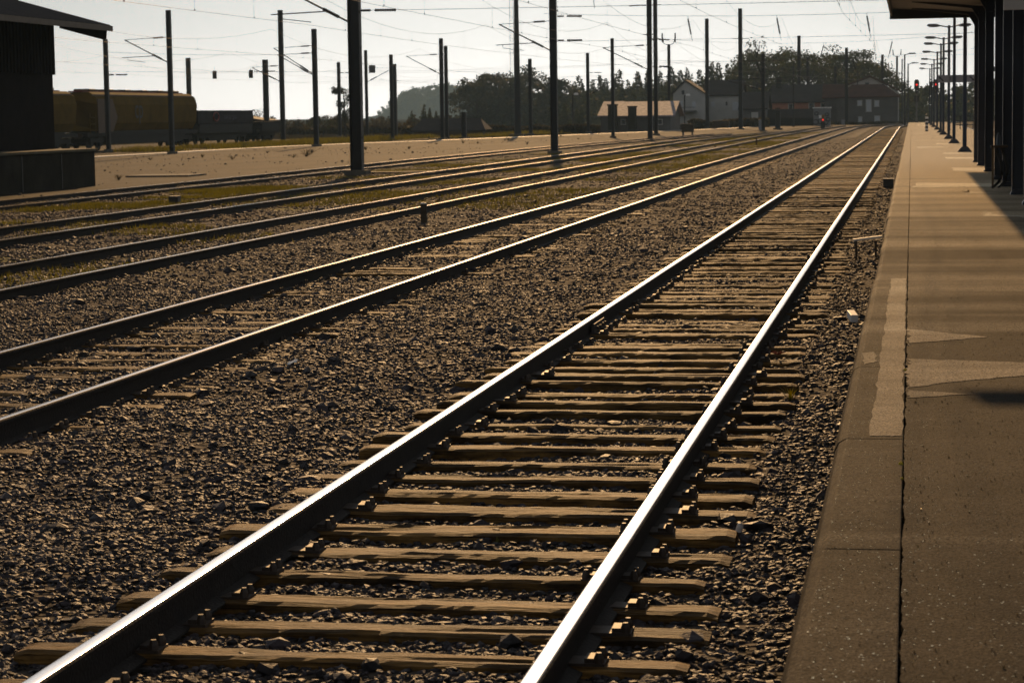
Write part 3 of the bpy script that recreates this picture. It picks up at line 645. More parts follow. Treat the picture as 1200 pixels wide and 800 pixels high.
mast(127.5, 178, 46, .27, 'slim bare mast in front of the yellow wagon, beside the goods shed roof', [('ins', 1, 5.2)])
mast(126, 166, 70, .3, 'short mast behind the yellow wagon, showing just above its roof', [], gz=-.15)
mast(223, 164, 68, .42, 'thick dark post rising behind the right end of the yellow wagon', [])
mast(313, 166, 70, .44, 'thick plain mast at the end of the dark grey wagons', [('bar', 6.4, 1.0)])
mast(332, 168, 12, .36, 'tall mast with a short arm standing just past the grey wagons', [('L', 5.2, 2.4, 1.2, False)])
mast(371, 172, 34, .33, 'mast with two bracket arms, rooted in the yard left of the thickest mast', [('L', 5.3, 2.9, 1.9, False), ('L', 5.2, 2.6, 1.5, False)])
mast(398.5, 161, 73, .32, 'thin mast in front of the sparse dark tree', [('ins', 1, 6.8)])
mast(430.5, 162, 59, .28, 'thin mast behind the thickest mast, carrying a small square board', [('R', 5.6, 2.6, 1.3, False)])
mast(460, 164, 64, .30, 'front mast of the close pair by the hazy hill', [])
mast(463.5, 162, 75, .38, 'shorter rear mast of the close pair by the hazy hill', [('bar', 5.6, .5)])
mast(518.7, 164, 45, .32, 'mast with a long left arm, front one of the pair by the dark eucalyptus', [('L', 5.8, 3.0, 1.6, False)])
mast(524, 163, 54, .30, 'plain mast touching the mast with the long left arm', [])
mast(544, 163, 132, .42, 'stub of a mast, hip high to its neighbours, in the yard', [])
mast(607, 159, 0, .72, 'very tall tapering floodlight mast with a ladder, rising out of frame', [], 'cone', 19)
mast(622, 158, 69, .36, 'mast with a drooping arm between the floodlight mast and the tall dark mast', [('R', 4.4, 2.4, 1.2, False)])
mast(689.5, 156, 62, .34, 'mast with a bracket arm at the left of the pink tiled house', [('R', 4.2, 2.6, 1.5, False), ('ins', 1, 6.6)])
mast(718.5, 162, 45, .27, 'slim plain mast before the pink tiled roof', [])
mast(762, 165, 0, .36, 'tall laced mast with many insulators, left one of the tall pair', [('L', 5.4, 3.4, 1.7, False), ('ins', 1, 5.6), ('ins', -1, 10.2), ('ins', 1, 7.6), ('bar', 10.2, .9), ('bar', 8.0, .45)], 'h', 12.5)
mast(769, 159, 0, .36, 'tall mast beside the laced mast, right one of the tall pair', [('ins', 1, 6.3), ('ins', 1, 5.4), ('bar', 8.9, .5)], 'h', 15)
mast(784.5, 153, 52, .34, 'thin mast with two upright insulator horns on its top', [('horn',)])
mast(829, 151, 22, .46, 'straight mast in front of the roof of the white gabled house', [])
mast(868, 152, 10, .46, 'mast with a small crossbar, at the right end of the white house', [('bar', 10.6, 1.0)])
mast(894.5, 155, 63, .34, 'mast with a low bracket arm in front of the dark roofed sheds', [('L', 4.3, 3.6, 1.0, False)])
mast(911.5, 152, 130, .55, 'short broad post among the far sidings before the pink house', [])
mast(930, 149, 74, .20, 'thinnest pole in front of the pink house roof', [], 'tube')
mast(936.5, 146, 42, .5, 'tall plain mast in front of the pink house', [])
mast(946.5, 145, 67, .42, 'mast just left of the graffiti covered hut', [('bar', 8.4, .9)])
mast(979, 145, 78, .42, 'mast between the graffiti hut and the red roofed house', [])
mast(992, 146, 56, .46, 'tall mast in front of the red roofed house, near the second track', [])
mast(1005, 145, 82, .2, 'thin pole in front of the shuttered windows of the red roofed house', [], 'tube')
mast(1034, 144, 64, .42, 'tall mast at the right corner of the red roofed house', [])
mast(1051, 141, 66, .42, 'mast with insulator horns where the near track curves away', [('horn',)])
mast(1057, 142, 69, .3, 'thin mast right beside the horned mast at the curve', [], 'tube')
ld = thing('mast_ladder', 'thin ladder running up beside the tall floodlight mast', 'ladder', on(603, 159)+Vector((-.15, 0, 0)))
for s in (-.2, .2):
    mb = MB(); mb.tube([(s, 0, .5), (s, 0, 18.5)], .022, 5); mb.build('stile', M_mast, ld)
mb = MB()
for i in range(58): mb.tube([(-.2, 0, .8+.3*i), (.2, 0, .8+.3*i)], .014, 4)
mb.build('rung', M_mast, ld)
# mast beyond the goods shed roof
mast(24.5, 181, -3, .27, 'mast tip poking up behind the goods shed roof', [])

# boards hanging on the cross wires
for (x, y, w, hgt, Y, lb) in ((251.5, 88, .36, .66, 190, 'small dark board hanging in the wires, left one of two'), (294, 87, .36, .7, 190, 'small dark board hanging in the wires next to the thick plain mast'), (436, 81, .62, .72, 212, 'grey square board fixed high beside the thin mast')):
    c = at(x, y, Y); t = thing('wire_board', lb, 'board', c, 0, 'boards hanging in the overhead wires')
    mb = MB(); mb.box((0, 0, 0), (w, .08, hgt)); mb.build('board', M_black if w < .5 else M_grey, t)
    mb = MB(); mb.tube([(0, 0, hgt/2), (0, 0, hgt/2+.35)], .015, 5); mb.build('hanger', M_mast, t)

# ------------------------------------------------------------------ overhead wires
def wire(mb, a, b, sag, r=.008, n=12):
    a = Vector(a); b = Vector(b); mb.tube([a+(b-a)*(i/n)-Vector((0, 0, sag*4*(i/n)*(1-i/n))) for i in range(n+1)], r, 4, 0, False)
SUP = [20, 44, 82, 120, 160, 200, 240, 280]
def overhead(k, dx, label, y0, zc=5.35, zm=6.7):
    t = thing('overhead_wire', label, 'overhead wire', (0, 0, 0), 0, 'overhead contact wires of the tracks')
    c = MB(); mm = MB()
    S_ = [y for y in SUP if y >= y0]
    for i, (a, b) in enumerate(zip(S_[:-1], S_[1:])):
        st = .22*(1 if i % 2 else -1)
        A = (tx(k, a)+dx+st, a, 0); B = (tx(k, b)+dx-st, b, 0)
        wire(c, (A[0], a, zc), (B[0], b, zc), .04, .0062); wire(mm, (A[0], a, zm), (B[0], b, zm), zm-zc-.35, .0062)
        for q in range(1, 6):
            dr = MB(); f = q/6; x = A[0]+(B[0]-A[0])*f; y = a+(b-a)*f
            dr.tube([(x, y, zc-.04*4*f*(1-f)), (x, y, zm-(zm-zc-.35)*4*f*(1-f))], .0035, 4, 0, False)
            dr.box((x, y, zc-.04*4*f*(1-f)+.02), (.03, .03, .06)); dr.build('dropper', M_wire, t)
    c.build('contact_wire', M_wire, t); mm.build('messenger_wire', M_wire, t);
    return t
ow = overhead(1, 0, 'overhead wire pair above the track beside the platform', 20)
mb = MB(); mb.box((-1.92, 29.7, 6.0), (.62, .2, .2)); mb.box((-1.92, 29.7, 6.3), (.06, .06, .7)); mb.build('shadow_caster', M_insul, ow)  # unseen bar above the view, added to cast a blurred shadow on the platform
overhead(2, 0, 'overhead wire pair above the second track from the platform', 20)
overhead(3, 0, 'overhead wire pair above the third track from the platform', 20)
overhead(4, 0, 'overhead wire pair above the fourth track from the platform', 20)
overhead(5, 0, 'overhead wire pair above the yard edge track', 44)
TR[7] = (-34., 400., 900.); TR[8] = (-48., 400., 900.); TR[9] = (-57.5, 400., 900.)
overhead(7, 0, 'overhead wire pair above the open yard', 82)
overhead(8, 0, 'overhead wire pair along the yard kerb', 82)
overhead(9, 0, 'overhead wire pair above the parked wagons', 120)
# cross spans that hold the wires between mast rows, with hanging insulators
def span(a, b, lb, ins=(), droop=.35, low=None):
    t = thing('span_wire', lb, 'span wire', (0, 0, 0), 0, 'cross span wires between mast rows')
    mb = MB(); wire(mb, a, b, droop, .009, 16); mb.build('upper_wire', M_wire, t)
    if low:
        mb = MB(); wire(mb, low[0], low[1], .05, .008, 8); mb.build('lower_wire', M_wire, t)
    for (f, dzx, L) in ins:
        p = Vector(a)+(Vector(b)-Vector(a))*f-Vector((0, 0, droop*4*f*(1-f)))
        insul(p-Vector((0, 0, .15)), p+Vector((dzx, 0, -.15-L)), .055, t)
        mb = MB(); mb.tube([p, p-Vector((0, 0, .15))], .012, 4); mb.tube([p+Vector((dzx, 0, -.15-L)), p+Vector((dzx*1.5, 0, -.5-L))], .012, 4); mb.build('hanger', M_wire, t)
    return t
span((-19.5, 82, 7.3), (8, 82, 7.3), 'cross span wire leaving the thickest mast over the tracks', [(.3, .06, .7)], .5, ((-19.5, 82, 5.8), (8, 82, 5.8)))
span((-19., 120, 7.2), (8, 120, 7.2), 'cross span wire leaving the tall dark mast over the weedy tracks', [(.28, .15, .8), (.45, .15, .8), (.62, .14, .8)], .35, ((-19, 120, 5.75), (8, 120, 5.8)))
span((-19.7, 174.6, 7.6), (8.4, 175, 8), 'cross span wire leaving the tall laced mast', [(.3, -.25, .9), (.47, -.25, .9), (.65, -.2, .9)], .8, ((-19.7, 174.6, 5.7), (8.4, 175, 6)))
span((-25.5, 196, 6.6), (8.4, 214, 7.6), 'cross span wire from the slim plain mast before the tiled roof', [(.36, .3, .9), (.6, .25, .8)], .7)
span((-58, 204, 6.2), (-25, 199, 6.2), 'upper cross span wire over the yard between the grey wagons and the close pair', [], .2, ((-58, 204, 5.2), (-25, 199, 5.2)))
span((-60, 236, 6.6), (-24, 214, 6.6), 'cross span wire behind the thin mast with the square board', [], .3, ((-60, 236, 5.4), (-24, 214, 5.6)))
span((-54, 150, 6.6), (-42.8, 163.5, 6.6), 'cross span wire between the two slim masts by the yellow wagon', [], .15, ((-54, 150, 5.3), (-42.8, 163.5, 5.3)))
span((-25.5, 293, 8.2), (-4.7, 374, 8.4), 'cross span wire crossing in front of the pine clump', [], .4, ((-25.5, 293, 6.4), (-4.7, 374, 6.6)))
span((-19.8, 271, 5.5), (-9.4, 342, 5.7), 'low cross span wire in front of the dark roofs', [], .1)

# ------------------------------------------------------------------ goods shed with its loading platform
gs = thing('goods_shed', 'dark boarded goods shed with a broad overhanging roof, on the loading platform', 'shed', (0, 0, 1.08))
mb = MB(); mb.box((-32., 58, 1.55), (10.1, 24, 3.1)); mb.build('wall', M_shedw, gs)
mb = MB()
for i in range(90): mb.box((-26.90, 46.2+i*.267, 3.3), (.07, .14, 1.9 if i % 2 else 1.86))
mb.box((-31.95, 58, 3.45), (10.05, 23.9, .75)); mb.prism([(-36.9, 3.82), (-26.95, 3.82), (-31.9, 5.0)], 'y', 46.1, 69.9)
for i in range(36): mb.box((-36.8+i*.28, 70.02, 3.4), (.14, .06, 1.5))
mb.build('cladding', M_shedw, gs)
mb = MB(); sl_ = .276; x0, x1, z1 = -25.3, -31.9, 3.86
rid = z1+(x0-x1)*sl_
def slab(mb, xa, za, xb, zb, y0, y1, th):
    mb.add([(xa, y0, za), (xb, y0, zb), (xb, y1, zb), (xa, y1, za), (xa, y0, za-th), (xb, y0, zb-th), (xb, y1, zb-th), (xa, y1, za-th)], [(0, 3, 2, 1), (4, 5, 6, 7), (0, 1, 5, 4), (1, 2, 6, 5), (2, 3, 7, 6), (3, 0, 4, 7)])
slab(mb, x0, z1, x1, rid, 44, 71, .1); slab(mb, -38.5, z1, x1-.002, rid-.001, 44, 71, .1)
for i in range(61): # corrugations
    y = 44.2+i*.445; mb.tube([(x0-.02, y, z1+.015), (x1, y, rid+.015)], .05, 5)
rf = mb.build('roof', M_shedroof, gs)
mb = MB(); mb.box((x0+.01, 57.5, z1-.05), (.05, 27.1, .17)); mb.build('eave_board', mat('eave_paint', (.2, .15, .1), .6, 0, .2, 3), rf)
mb = MB(); mb.prism([(-26.9, 4.16), (-25.33, 3.76), (-25.36, 3.47), (-25.5, 3.46), (-26.9, 3.84)], 'y', 70.6, 70.68); mb.build('gable_bracket', M_shedw, gs)
mb = MB(); mb.box((-26.93, 61, 1.3), (.04, 3.2, 2.6)); mb.build('door', M_shedw, gs)
ldp = thing('loading_platform', 'raised concrete loading platform under the goods shed at the yard edge', 'loading platform', (0, 0, -.15))
mb = MB(); mb.box((-31.3, 57.2, .57), (11.06, 26.4, 1.14)); mb.build('body', M_concd, ldp, False, .03)
mb = MB(); mb.box((-31.29, 57.2, 1.185), (11.2, 26.6, .09)); mb.build('coping', mat('mossy_coping', (.20, .16, .05), .9, 0, .4, 1.5, .4, 20, None, (.16, .14, .1)), ldp, False, .02)
mb = MB()
for i in range(8): mb.box((-25.757, 45+i*3.2, .56), (.02, .06, 1.08))
mb.build('joint', M_black, ldp)

# ------------------------------------------------------------------ wagons on the siding
def bogies(t, ys, x=0):
    for y in ys:
        mb = MB(); mb.box((x, y, .72), (2.2, 2.6, .3))
        for dy in (-.9, .9): mb.box((x-.95, y+dy, .5), (.2, .5, .4)); mb.box((x+.95, y+dy, .5), (.2, .5, .4))
        b = mb.build('bogie', M_under, t)
        for dy in (-.9, .9):
            mb = MB()
            for s in (-.8, .8): mb.tube([(x+s-.06, y+dy, .46), (x+s+.06, y+dy, .46)], .46, 18)
            mb.tube([(x-.8, y+dy, .46), (x+.8, y+dy, .46)], .07, 8); mb.build('wheelset', M_under, b)
def hopper(y0, y1, lb, x=-57.3):
    L = y1-y0; t = thing('hopper_wagon', lb, 'wagon', (x, y0, -.12), 0, 'freight wagons on the far siding')
    mb = MB(); sec = [(-1.1, 1.35), (1.1, 1.35), (1.42, 1.9), (1.48, 3.2), (1.30, 3.8), (.8, 4.1), (-.8, 4.1), (-1.30, 3.8), (-1.48, 3.2), (-1.42, 1.9)]
    n = len(sec); V = [(p[0], 1.9 if p[1] > 2.5 else 3.6, p[1]) for p in sec]+[(p[0], L-.9 if p[1] > 2.5 else L-1.1, p[1]) for p in sec]
    mb.add(V, [tuple(range(n)), tuple(range(n, 2*n))[::-1]]+[(i, n+i, n+(i+1) % n, (i+1) % n) for i in range(n)]); body = mb.build('body', M_yellow, t, False, .05)
    mb = MB(); mb.prism([(-.02, 0), (3.0, .0), (4.0, -1.3), (3.0, -2.3), (0, -2.4)], 'x', 1.44, 1.485); o = mb.build('end_panel', M_orangebr, t); o.location = (0, 1.9, 3.6)
    mb = MB(); mb.box((1.28, L/2, 3.86), (.06, L-2.6, .10)); mb.build('gutter', M_orangebr, t)
    mb = MB(); mb.box((0, L/2, 4.14), (1.0, L-3, .06)); mb.build('walkway', M_redstripe, t)
    for i in range(6):
        mb = MB(); mb.box((.0, 3.4+i*(L-6)/5.2, 4.24), (1.2, 1.3, .16)); mb.build('hatch', M_orangebr, t, False, .05)
    mb = MB(); mb.box((0, L/2, 1.12), (2.5, L-.6, .26))
    for i in range(6): mb.prism([(-.5+3.6+i*(L-8)/5, 1.0), (.5+3.6+i*(L-8)/5, 1.0), (.25+3.6+i*(L-8)/5, .55), (-.25+3.6+i*(L-8)/5, .55)], 'x', -1.0, 1.0)
    mb.prism([(3.2, 1.36), (L-2.4, 1.36), (L-4.4, .42), (5.0, .42)], 'x', -1.2, 1.2)
    mb.build('underframe', M_under, t)
    mb = MB()
    for dz in (0, .45, .9): mb.tube([(1.35, .6, 1.4+dz), (1.35, 1.7, 1.4+dz)], .03, 5)
    for dy in (.6, 1.7): mb.tube([(1.35, dy, 1.2), (1.35, dy, 2.6)], .03, 5)
    mb.build('end_ladder', M_yellow, t)
    for e in (0, L):
        for s in (-.85, .85):
            mb = MB(); s_ = -1 if e == 0 else 1; mb.tube([(s, e+s_*-.3, 1.05), (s, e+s_*.25, 1.05), (s, e+s_*.3, 1.05)], [.1, .1, .22], 10); mb.build('buffer', M_iron, t)
    bogies(t, (2.6, L-2.6)); return t
hw = hopper(151.5, 177., 'long yellow hopper wagon with an end ladder, in front of the dark grey wagon')
text('cp', 2.0, M_black, hw, (1.495, 10.5, 2.85), (math.pi/2, 0, math.pi/2), 'emblem')
hopper(124.5, 150.2, 'yellow hopper wagon mostly hidden behind the goods shed')
def tub(y0, y1, lb, x=-58.2, zt=2.75, logo=False):
    L = y1-y0; t = thing('tub_wagon', lb, 'wagon', (x, y0, -.12), 0, 'freight wagons on the far siding')
    mb = MB(); V = []
    for (ye, s) in ((.7, 0), (L-.7, 1)):
        V += [(-1.15, ye+(1.0 if s == 0 else -.2), 1.2), (1.15, ye+(1. if s == 0 else .5), 1.2), (1.45, ye+(0 if s == 0 else .3), 1.75), (1.45, ye, zt), (-1.45, ye, zt), (-1.45, ye, 1.75)]
    mb.add(V, [(0, 1, 2, 3, 4, 5), (11, 10, 9, 8, 7, 6)]+[(i, 6+i, 6+(i+1) % 6, (i+1) % 6) for i in range(6)]); mb.build('tub', M_wagon, t)
    mb = MB(); mb.box((0, L/2, zt+.02), (3.0, L-1.3, .07)); mb.build('rim', M_under, t)
    mb = MB(); mb.box((0, L/2, 1.3), (2.9, L-2.2, .72)); mb.box((0, L/2, .95), (2.4, L-.4, .25)); mb.prism([(3.6, .9), (L-3.6, .9), (L-5, .3), (5, .3)], 'x', -1.1, 1.1); mb.build('underframe', M_under, t)
    if logo:
        mb = MB(); mb.tube([(1.475, 5.6+.75*math.cos(a), 2.28+.36*math.sin(a)) for a in [i*2*math.pi/10 for i in range(11)]], .065, 6, 0, False); mb.build('red_ring_logo', M_redstripe, t)
        text('takargo', 1.0, mat('logo_blue', (.05, .05, .11), .6), t, (1.47, 9.6, 2.26), (math.pi/2, 0, math.pi/2)).scale = (1.2, .55, 1)
    bogies(t, (2.8, L-2.8)); return t
tub(178.4, 195.6, 'dark grey tub wagon with a red ring logo, behind the yellow wagon', logo=True)
tub(196.6, 204.5, 'low black wagon at the end of the row beyond the grey tub wagon', zt=1.75)
# a lean-to roof behind the wagons
lt = thing('lean_to', 'low dark lean-to roof sticking out past the grey wagon', 'lean-to', at(302, 165, 236))
mb = MB(); p = at(290, 133, 236)-lt.location; q = at(311, 141, 236)-lt.location; mb.add([(p.x-3, 0, p.z), (q.x, 0, q.z), (q.x, 6, q.z), (p.x-3, 6, p.z), (p.x-3, 0, p.z-.7), (q.x, 0, q.z-.25), (q.x, 6, q.z-.25), (p.x-3, 6, p.z-.7)], [(0, 1, 2, 3), (7, 6, 5, 4), (0, 4, 5, 1), (1, 5, 6, 2), (2, 6, 7, 3), (3, 7, 4, 0)]); mb.build('roof', M_under, lt)
mb = MB()
for xx in (-1.2, .6): mb.box((xx, 1, 1.), (.18, .18, 2.1))
mb.build('post', M_under, lt)

# ------------------------------------------------------------------ houses beyond the yard
def house(label, Y, xl, xr, ybase, yeave, yridge, depth, wall, roofm, wins=(), gable=None, hip=0., name='house', ov=.35, chim=None, cat='house'):
    """long side facing the camera between pixel columns xl and xr; gable: None or ridge along the facade"""
    a = at(xl, ybase, Y); b = at(xr, ybase, Y); w = b.x-a.x; base = Vector(((a.x+b.x)/2, Y, min(a.z, -.2)))
    he = at((xl+xr)/2, yeave, Y).z-base.z; hr = at((xl+xr)/2, yridge, Y+depth/2).z-base.z
    t = thing(name, label, cat, base, 0)
    mb = MB(); mb.box((0, depth/2, he/2), (w, depth, he))
    if not hip:
        mb.prism([(0.02, he), (depth-.02, he), (depth/2, hr-.12)], 'x', -w/2+.02, w/2-.02)
    mb.build('wall', wall, t)
    mb = MB(); o = ov; hx = hip*w; th = .16
    V = [(-w/2-o, -o, he-.05), (w/2+o, -o, he-.05), (w/2+o-hx, depth/2, hr), (-w/2-o+hx, depth/2, hr), (-w/2-o, depth+o, he-.05), (w/2+o, depth+o, he-.05)]
    V2 = [(x, y, z-th) for x, y, z in V]
    mb.add(V+V2, [(0, 1, 2, 3), (3, 2, 5, 4), (1, 5, 2), (0, 3, 4), (6, 9, 8, 7), (9, 10, 11, 8), (0, 6, 7, 1), (4, 5, 11, 10), (1, 7, 11, 5), (0, 4, 10, 6)][:2]+([(1, 5, 2), (0, 3, 4)] if hip else [(1, 2, 8, 7), (2, 5, 11, 8), (0, 6, 9, 3), (3, 9, 10, 4)])+[(0, 6, 7, 1), (4, 5, 11, 10), (6, 9, 8, 7), (9, 10, 11, 8)])
    rf = mb.build('roof', roofm, t)
    if chim:
        mb = MB(); mb.box((chim[0]*w, depth*.4, hr+.3), (.8, .8, 1.6)); mb.build('chimney', M_concd, rf)
    for (x0, y0, x1, y1, mm) in wins:
        p = at(x0, y1, Y)-base; q = at(x1, y0, Y)-base; cx, cz = (p.x+q.x)/2, (p.z+q.z)/2
        mb = MB(); ww, hh = q.x-p.x, q.z-p.z
        for (ex, ez, dx_, dz_) in ((0, hh/2, ww+.16, .1), (0, -hh/2, ww+.16, .1), (-ww/2, 0, .1, hh-.1), (ww/2, 0, .1, hh-.1)): mb.box((cx+ex, -.03, cz+ez), (dx_, .1, dz_))
        f = mb.build('window', M_plw, t); mb = MB(); mb.box((cx, -.012, cz), (ww-.1, .04, hh-.1)); mb.build('pane', mm, f)
    return t
# white gabled house: gable towards the yard, long roof to the right
h = house('white two storey house with a dark tiled roof and a gable at its left end', 330, 826, 868, 150, 111, 94, 9, M_plw, M_tile, [(833, 119, 838, 126, M_shut), (850, 119, 853, 124, M_glass), (858, 119, 866, 130, M_shut)])
bA = at(789, 150, 327) - h.location; bB = at(826, 150, 327)-h.location; zE = at(800, 110, 327).z-h.location.z; zR = at(803, 96, 327).z-h.location.z
mb = MB(); xr_ = at(803, 96, 327).x-h.location.x
mb.prism([(bA.x, 0), (bB.x+.1, 0), (bB.x+.1, zE-.1), (xr_, zR), (bA.x, zE)], 'y', -3, 5); mb.build('gable_wing', M_plw, h)
mb = MB()
for (xa, za, xb, zb) in ((bA.x-.3, zE-.12, xr_, zR+.12), (xr_, zR+.12, bB.x+.3, zE-.25)):
    mb.add([(xa, -3.3, za), (xb, -3.3, zb), (xb, 5, zb), (xa, 5, za), (xa, -3.3, za+.18), (xb, -3.3, zb+.18), (xb, 5, zb+.18), (xa, 5, za+.18)], [(3, 2, 1, 0), (4, 5, 6, 7), (0, 1, 5, 4), (1, 2, 6, 5), (2, 3, 7, 6), (3, 0, 4, 7)])
mb.build('gable_roof', M_tile, h)
for (x0, y0, x1, y1, mm) in ((796, 119, 800, 127, M_shut), (811, 119, 815, 127, M_shut), (799, 106, 802, 111, M_glass)):
    p = at(x0, y1, 327)-h.location; q = at(x1, y0, 327)-h.location; mb = MB(); mb.box(((p.x+q.x)/2, -3.02, (p.z+q.z)/2), (q.x-p.x, .06, q.z-p.z)); mb.build('window', mm, h)
p = at(786, 130, 325)-h.location; q = at(815, 130, 325)-h.location; mb = MB(); mb.box(((p.x+q.x)/2, -4, p.z-.1), (q.x-p.x, 2., .2)); mb.box(((p.x+q.x)/2, -4.9, p.z+.45), (q.x-p.x, .08, .08)); mb.build('balcony', M_plg, h)

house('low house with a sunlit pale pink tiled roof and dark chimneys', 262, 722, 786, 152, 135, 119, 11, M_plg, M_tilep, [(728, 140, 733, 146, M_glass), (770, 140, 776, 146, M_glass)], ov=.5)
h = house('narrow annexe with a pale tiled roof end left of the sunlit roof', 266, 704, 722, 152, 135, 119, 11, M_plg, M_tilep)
for (x, y0, y1, w, lb) in ((718, 124, 140, 10, 'dark square chimney stack at the left end of the sunlit roof'), (741, 126, 140, 9, 'dark square chimney stack in the middle of the sunlit roof')):
    p = at(x, y1, 260); q = at(x, y0, 260); t = thing('chimney_stack', lb, 'chimney', (p.x, 260, p.z-1.2)); hh = q.z-p.z+1.2
    mb = MB(); mb.box((0, 0, hh/2), (w*.095, 1.1, hh)); mb.build('shaft', M_concd, t); mb = MB(); mb.box((0, 0, hh+.08), (w*.11, 1.3, .16)); mb.build('cap', M_concd, t)
house('dark roofed shed with a small pale door between the white and pink houses', 318, 868, 897, 150, 127, 108, 10, M_plg, M_tile, [(881, 132, 888, 148, M_plw)], name='shed', cat='shed')
house('pink walled house under a long dark roof, behind the graffiti hut', 352, 905, 978, 147, 119, 99, 12, M_plp, M_tile, [(924, 122, 929, 129, M_glass), (948, 121, 954, 128, M_glass), (962, 121, 968, 127, M_glass)], chim=(-.42,))
house('long dark shed with a sloping roof in front of the pink house', 322, 880, 962, 150, 138, 128, 3.2, M_under, M_tile, name='long_shed', cat='shed')
house('grey two storey house with a hipped red roof and pale shutters', 345, 981, 1052, 148, 113, 99, 7.5, M_plg, M_tiler, [(1005, 118, 1010, 124, M_shut), (1015, 117, 1021, 131, M_shut), (1025, 118, 1030, 125, M_shut), (1006, 137, 1010, 143, M_shut), (1025, 136, 1031, 144, M_shut)], hip=.28)
house('low red roofed wing joining the pink house and the grey house', 350, 966, 990, 148, 114, 99, 7, M_plg, M_tiler, [(983, 120, 988, 130, M_plw)])
h = thing('gabled_house', 'pale gabled house rising behind the red hipped roof', 'house', at(1022, 148, 372))
L = h.location; mb = MB(); za = at(1020, 91, 372).z-L.z; xl = at(992, 101, 372)-L; xr = at(1053, 108, 372)-L; xa = at(1020, 91, 372).x-L.x
mb.prism([(xl.x, 0), (xr.x, 0), (xr.x, xr.z), (xa, za), (xl.x, xl.z)], 'y', 0, 12); mb.build('wall', M_plw, h)
mb = MB()
for (A, B) in (((xl.x-.5, xl.z-.1), (xa, za+.1)), ((xa, za+.1), (xr.x+.6, xr.z-.15))):
    mb.add([(A[0], -.5, A[1]), (B[0], -.5, B[1]), (B[0], 12, B[1]), (A[0], 12, A[1]), (A[0], -.5, A[1]+.22), (B[0], -.5, B[1]+.22), (B[0], 12, B[1]+.22), (A[0], 12, A[1]+.22)], [(3, 2, 1, 0), (4, 5, 6, 7), (0, 1, 5, 4), (1, 2, 6, 5), (2, 3, 7, 6), (3, 0, 4, 7)])
mb.build('roof', M_tiler, h); mb = MB(); mb.box((xa-.5, -.02, za-1.2), (.6, .06, .8)); mb.build('window', M_glass, h)
house('long low brown shed roof beyond the yard, in front of the hazy hill', 262, 485, 566, 160, 152, 139, 4, M_woodd, M_tile, name='long_shed', hip=.12, cat='shed')
# boundary walls and hedges behind the far sidings
def hedge(x0, x1, y0, y1, Y, label, M=M_leafb, n=900, nm='hedge'):
    a = at(x0, y1, Y); b = at(x1, y0, Y); t = thing(nm, label, 'hedge', (a.x, Y, -.2)); w = b.x-a.x; hh = b.z+.2
    c = RNG.uniform(0, 1, (n, 3))*np.array([w, 2.2, 1]); c[:, 2] = c[:, 2]**.8*hh*(.75+.35*np.sin(c[:, 0]*.9+2*np.sin(c[:, 0]*.37))*.5+.2)
    leafcloud('leaves', c, .22, M, t)
def leafcloud(name, c, s, M, parent):
    n = len(c); a = RNG.normal(0, 1, (n, 3)); a /= np.linalg.norm(a, axis=1)[:, None]; b = RNG.normal(0, 1, (n, 3)); b -= (a*b).sum(1)[:, None]*a; b /= np.linalg.norm(b, axis=1)[:, None]
    sz = (np.asarray(s)*RNG.uniform(.6, 1.4, n))[:, None]
    V = np.stack([c-a*sz, c-b*sz*.55, c+a*sz, c+b*sz*.55], 1).reshape(-1, 3); F = np.arange(4*n).reshape(n, 4)
    return npmesh(name, V, F, M, parent)
hedge(470, 700, 147, 158, 268, 'brown dry hedge along the back of the yard', n=9000)
hedge(690, 800, 148, 156, 285, 'brown scrub in front of the low tiled house', n=3500)
hedge(806, 900, 140, 150, 305, 'brown scrub at the foot of the white house', n=3200)
hedge(900, 1060, 143, 149, 338, 'dark scrub along the foot of the far houses', n=3600)
hedge(335, 480, 148, 160, 300, 'dark brushwood behind the thin masts on the yard side', n=4500)
hedge(770, 792, 137, 153, 275, 'round green bush beside the horned mast', M_leafd, 1600, 'bush')

# graffiti hut, cabinets, ground signals, posts
hb = on(964, 149, -.15); Yh = 315.
t = thing('relay_hut', 'small grey hut with pale flat roof and dark graffiti', 'hut', (at(963, 147, Yh).x, Yh, -.2))
p0 = at(953.5, 127, Yh); p1 = at(973, 147, Yh); w = p1.x-p0.x; hh = p0.z+.2
mb = MB(); mb.box((0, 1.2, hh/2), (w, 2.4, hh)); mb.build('wall', mat('hut_paint', (.30, .30, .31), .8, 0, .2, 1), t)
mb = MB(); mb.box((0, 1.2, hh+.06), (w+.25, 2.7, .14)); mb.build('roof', M_white, t)
mb = MB()
for (cx, cz, r) in ((-.8, .6, .38), (-.1, .7, .42), (.5, .55, .36), (.85, .95, .3), (-.7, 1.75, .26), (.7, 1.6, .24)): mb.tube([(cx+r*math.cos(i*.55), -.012, cz+r*math.sin(i*.55)*.85) for i in range(12)], .07, 5)
mb.build('graffiti', M_black, t)
mb = MB(); mb.box((.0, -.012, 1.3), (.75, .02, .42)); mb.build('white_splash', M_white, t)
def post_signal(px, py, hpx, label):
    b = on(px, py, -.2); mpp = b.y/FPX; t = thing('ground_signal', label, 'signal', b)
    H = hpx*mpp; mb = MB(); mb.box((0, 0, H*.28), (.5, .4, H*.56)); mb.build('case', M_black, t, False, .03)
    mb = MB(); mb.box((0, 0, H*.78), (.32, .3, H*.42)); mb.build('lamp_case', mat('ochre_case', (.25, .15, .03), .7), t, False, .03)
    mb = MB(); mb.tube([(0, -.17, H*.66), (0, -.20, H*.66)], .075, 12); mb.build('red_light', M_red, t)
post_signal(964.5, 152, 17, 'low ground signal glowing red in front of the graffiti hut')
